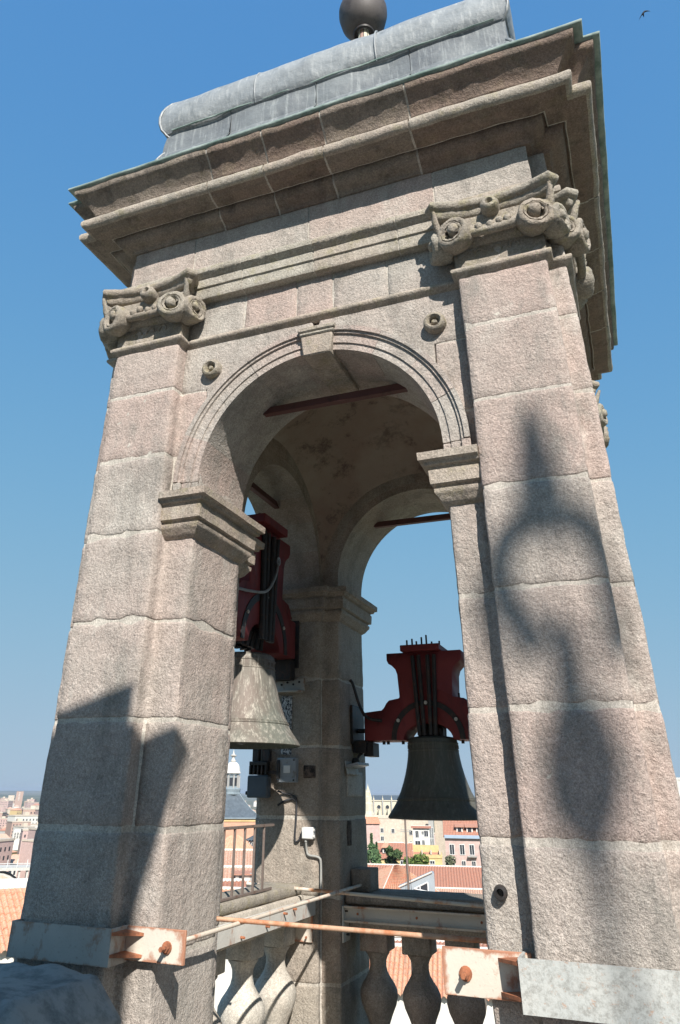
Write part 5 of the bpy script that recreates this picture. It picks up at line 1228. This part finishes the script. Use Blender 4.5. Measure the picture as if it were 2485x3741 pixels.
h_, T = house('white office block with a grid of dark windows at the left edge', -41.0, D, uu_(-41.56, -41.0, D), uu_(-40.1, -41, D), 14, e(-2.30), 0, 'wall_white', 'wall_grey', [(uu_(-41.46 + .16 * i, -41.0, D), e(-2.40 - .085 * j), 1.1, .6) for i in range(9) for j in range(4)], kind='flat', frm='wall_white')
D = 760; e = lambda x: zz(x, D)
house('white hall with broad flat front above the office block', -41.1, D, uu_(-41.42, -41.1, D), uu_(-40.7, -41.1, D), 18, e(-1.84), 0, 'wall_white', 'concrete_pale', (), kind='flat')
house('pink brick block left of the white hall', -41.6, D, uu_(-41.95, -41.6, D), uu_(-41.46, -41.6, D), 18, e(-1.80), 0, 'wall_pink', 'wall_brick', (), kind='flat')
D = 1900; e = lambda x: zz(x, D)
for a0, a1, et, lab in ((-41.84, -41.40, -.07, 'tall pink brick tower block, highest on the left skyline'), (-42.30, -41.92, -.30, 'lower tan tower block left of the tall brick one')):
    am = (a0 + a1) / 2; W = uu_(a1, am, D)
    h_, T = house(lab, am, D, -W, W, 20, e(et), 0, 'wall_brick' if et > -.2 else 'wall_cream', 'wall_grey', (), kind='flat', cat='tower block', name='tower_block')
    for j in range(6): finish(bbox(-W * .25, W * .1, -.6, 0, e(et - .1 - .08 * j), e(et - .06 - .08 * j), 0, T), 'balcony', 'wall_white', h_, 0)
# city fabric: houses one by one, growing denser towards the left and behind the belfry openings
rr = random.Random(11); walls = ['wall_cream', 'wall_white', 'wall_white', 'wall_pink', 'wall_yellow', 'wall_brick', 'wall_grey', 'wall_cream']; protos = []
def proto(i):
    w_, d_, h, k = [(14, 11, 10, 1), (20, 12, 14, 0), (10, 10, 8, 1), (26, 13, 17, 0), (12, 16, 12, 1), (18, 18, 20, 0)][i % 6]
    wl = walls[i % 8]; me = bpy.data.meshes
    bm = bbox(-w_ / 2, w_ / 2, -d_ / 2, d_ / 2, -30, h)
    if k:
        for y in (-1, 1): pass
    bw = finish(bm, 'wall', wl, None, 0)
    bm = bmesh.new()
    if k:
        a = [bm.verts.new(p) for p in ((-w_ / 2 - .5, -d_ / 2 - .5, h), (w_ / 2 + .5, -d_ / 2 - .5, h), (w_ / 2 + .5, d_ / 2 + .5, h), (-w_ / 2 - .5, d_ / 2 + .5, h), (-w_ / 2 + d_ * .3, 0, h + 3), (w_ / 2 - d_ * .3, 0, h + 3))]
        for f in ((0, 1, 5, 4), (1, 2, 5), (2, 3, 4, 5), (3, 0, 4), (3, 2, 1, 0)): bm.faces.new([a[j] for j in f])
        rf = finish(bm, 'roof', ['tile_red', 'tile_orange', 'tile_pale'][i % 3], None, 0)
    else:
        box(bm, -w_ / 2 - .3, w_ / 2 + .3, -d_ / 2 - .3, d_ / 2 + .3, h + .01, h + .8); box(bm, -2, 2, -2, 2, h + .81, h + 3.2)
        rf = finish(bm, 'roof', 'wall_cream' if i % 2 else 'wall_white', None, 0)
    bm = bmesh.new()
    for j in range(max(2, int(h / 3.2))):
        for s in range(int(w_ / 3.2)):
            u = -w_ / 2 + 1.8 + s * 3.1; box(bm, u - .5, u + .5, -d_ / 2 - .06, -d_ / 2 + .05, 1 + j * 3.1, 2.5 + j * 3.1)
        for s in range(int(d_ / 3.4)):
            u = -d_ / 2 + 1.8 + s * 3.2; box(bm, w_ / 2 - .05, w_ / 2 + .06, u - .5, u + .5, 1 + j * 3.1, 2.5 + j * 3.1)
    wn = finish(bm, 'window_rows', 'glass_dark', None, 0); wn['kind'] = 'stuff'
    return [bw, rf, wn]
PR = [proto(i) for i in range(12)]; used = [False] * 12; grp = 'houses of the far city'
spots = []
for _ in range(150): spots.append((rr.uniform(-44.5, -39.0), rr.choice((rr.uniform(330, 900), rr.uniform(900, 2100), rr.uniform(420, 1300)))))
for _ in range(45): spots.append((rr.uniform(-30, -23.5), rr.uniform(700, 2600)))
for _ in range(30): spots.append((rr.uniform(-20, -8), rr.uniform(300, 560)))
for _ in range(30): spots.append((rr.uniform(0, 8), rr.uniform(250, 1500)))
for _ in range(46): spots.append((rr.uniform(-39, -28.5), rr.uniform(120, 900)))
for _ in range(40): spots.append((rr.uniform(-25, -4), rr.uniform(250, 560)))
for _ in range(24): spots.append((rr.uniform(-75, -46), rr.uniform(90, 500)))
placed = []
for n_, (a, D) in enumerate(spots):
    q = pt(a, 0, D)
    if any((q - p).length < 17 for p in placed): continue
    placed.append(q); i = rr.randrange(12); rt = thing('house', 'distant city house, one of the many small pale and red-roofed ones', 'house', (0, 0, 0), grp)
    WL[rt.name] = Vector((0, 0, 0))
    for o in PR[i]:
        c = o.copy(); C.objects.link(c); c.parent = rt
    gz = GZ if D < 2500 else GZ + 2
    rt.location = (q.x, q.y, gz - 2 + (D > 1200) * 1.5); rt.rotation_euler = (0, 0, rr.uniform(0, 3.14)); s = rr.uniform(.7, 1.1); rt.scale = (s, s, s * rr.uniform(.8, 1.1))
for P_ in PR:
    for o in P_: bpy.data.objects.remove(o)
# single bright building at the right edge
D = 240; house('white building whose top corner shows beside the right pier', 2.6, D, uu_(2.0, 2.6, D), 14, 12, zz(1.0, D), 0, 'wall_white', 'concrete_pale', [(uu_(2.35, 2.6, D), zz(.2, D), .8, 1.2), (uu_(2.8, 2.6, D), zz(.2, D), .8, 1.2)], kind='flat')
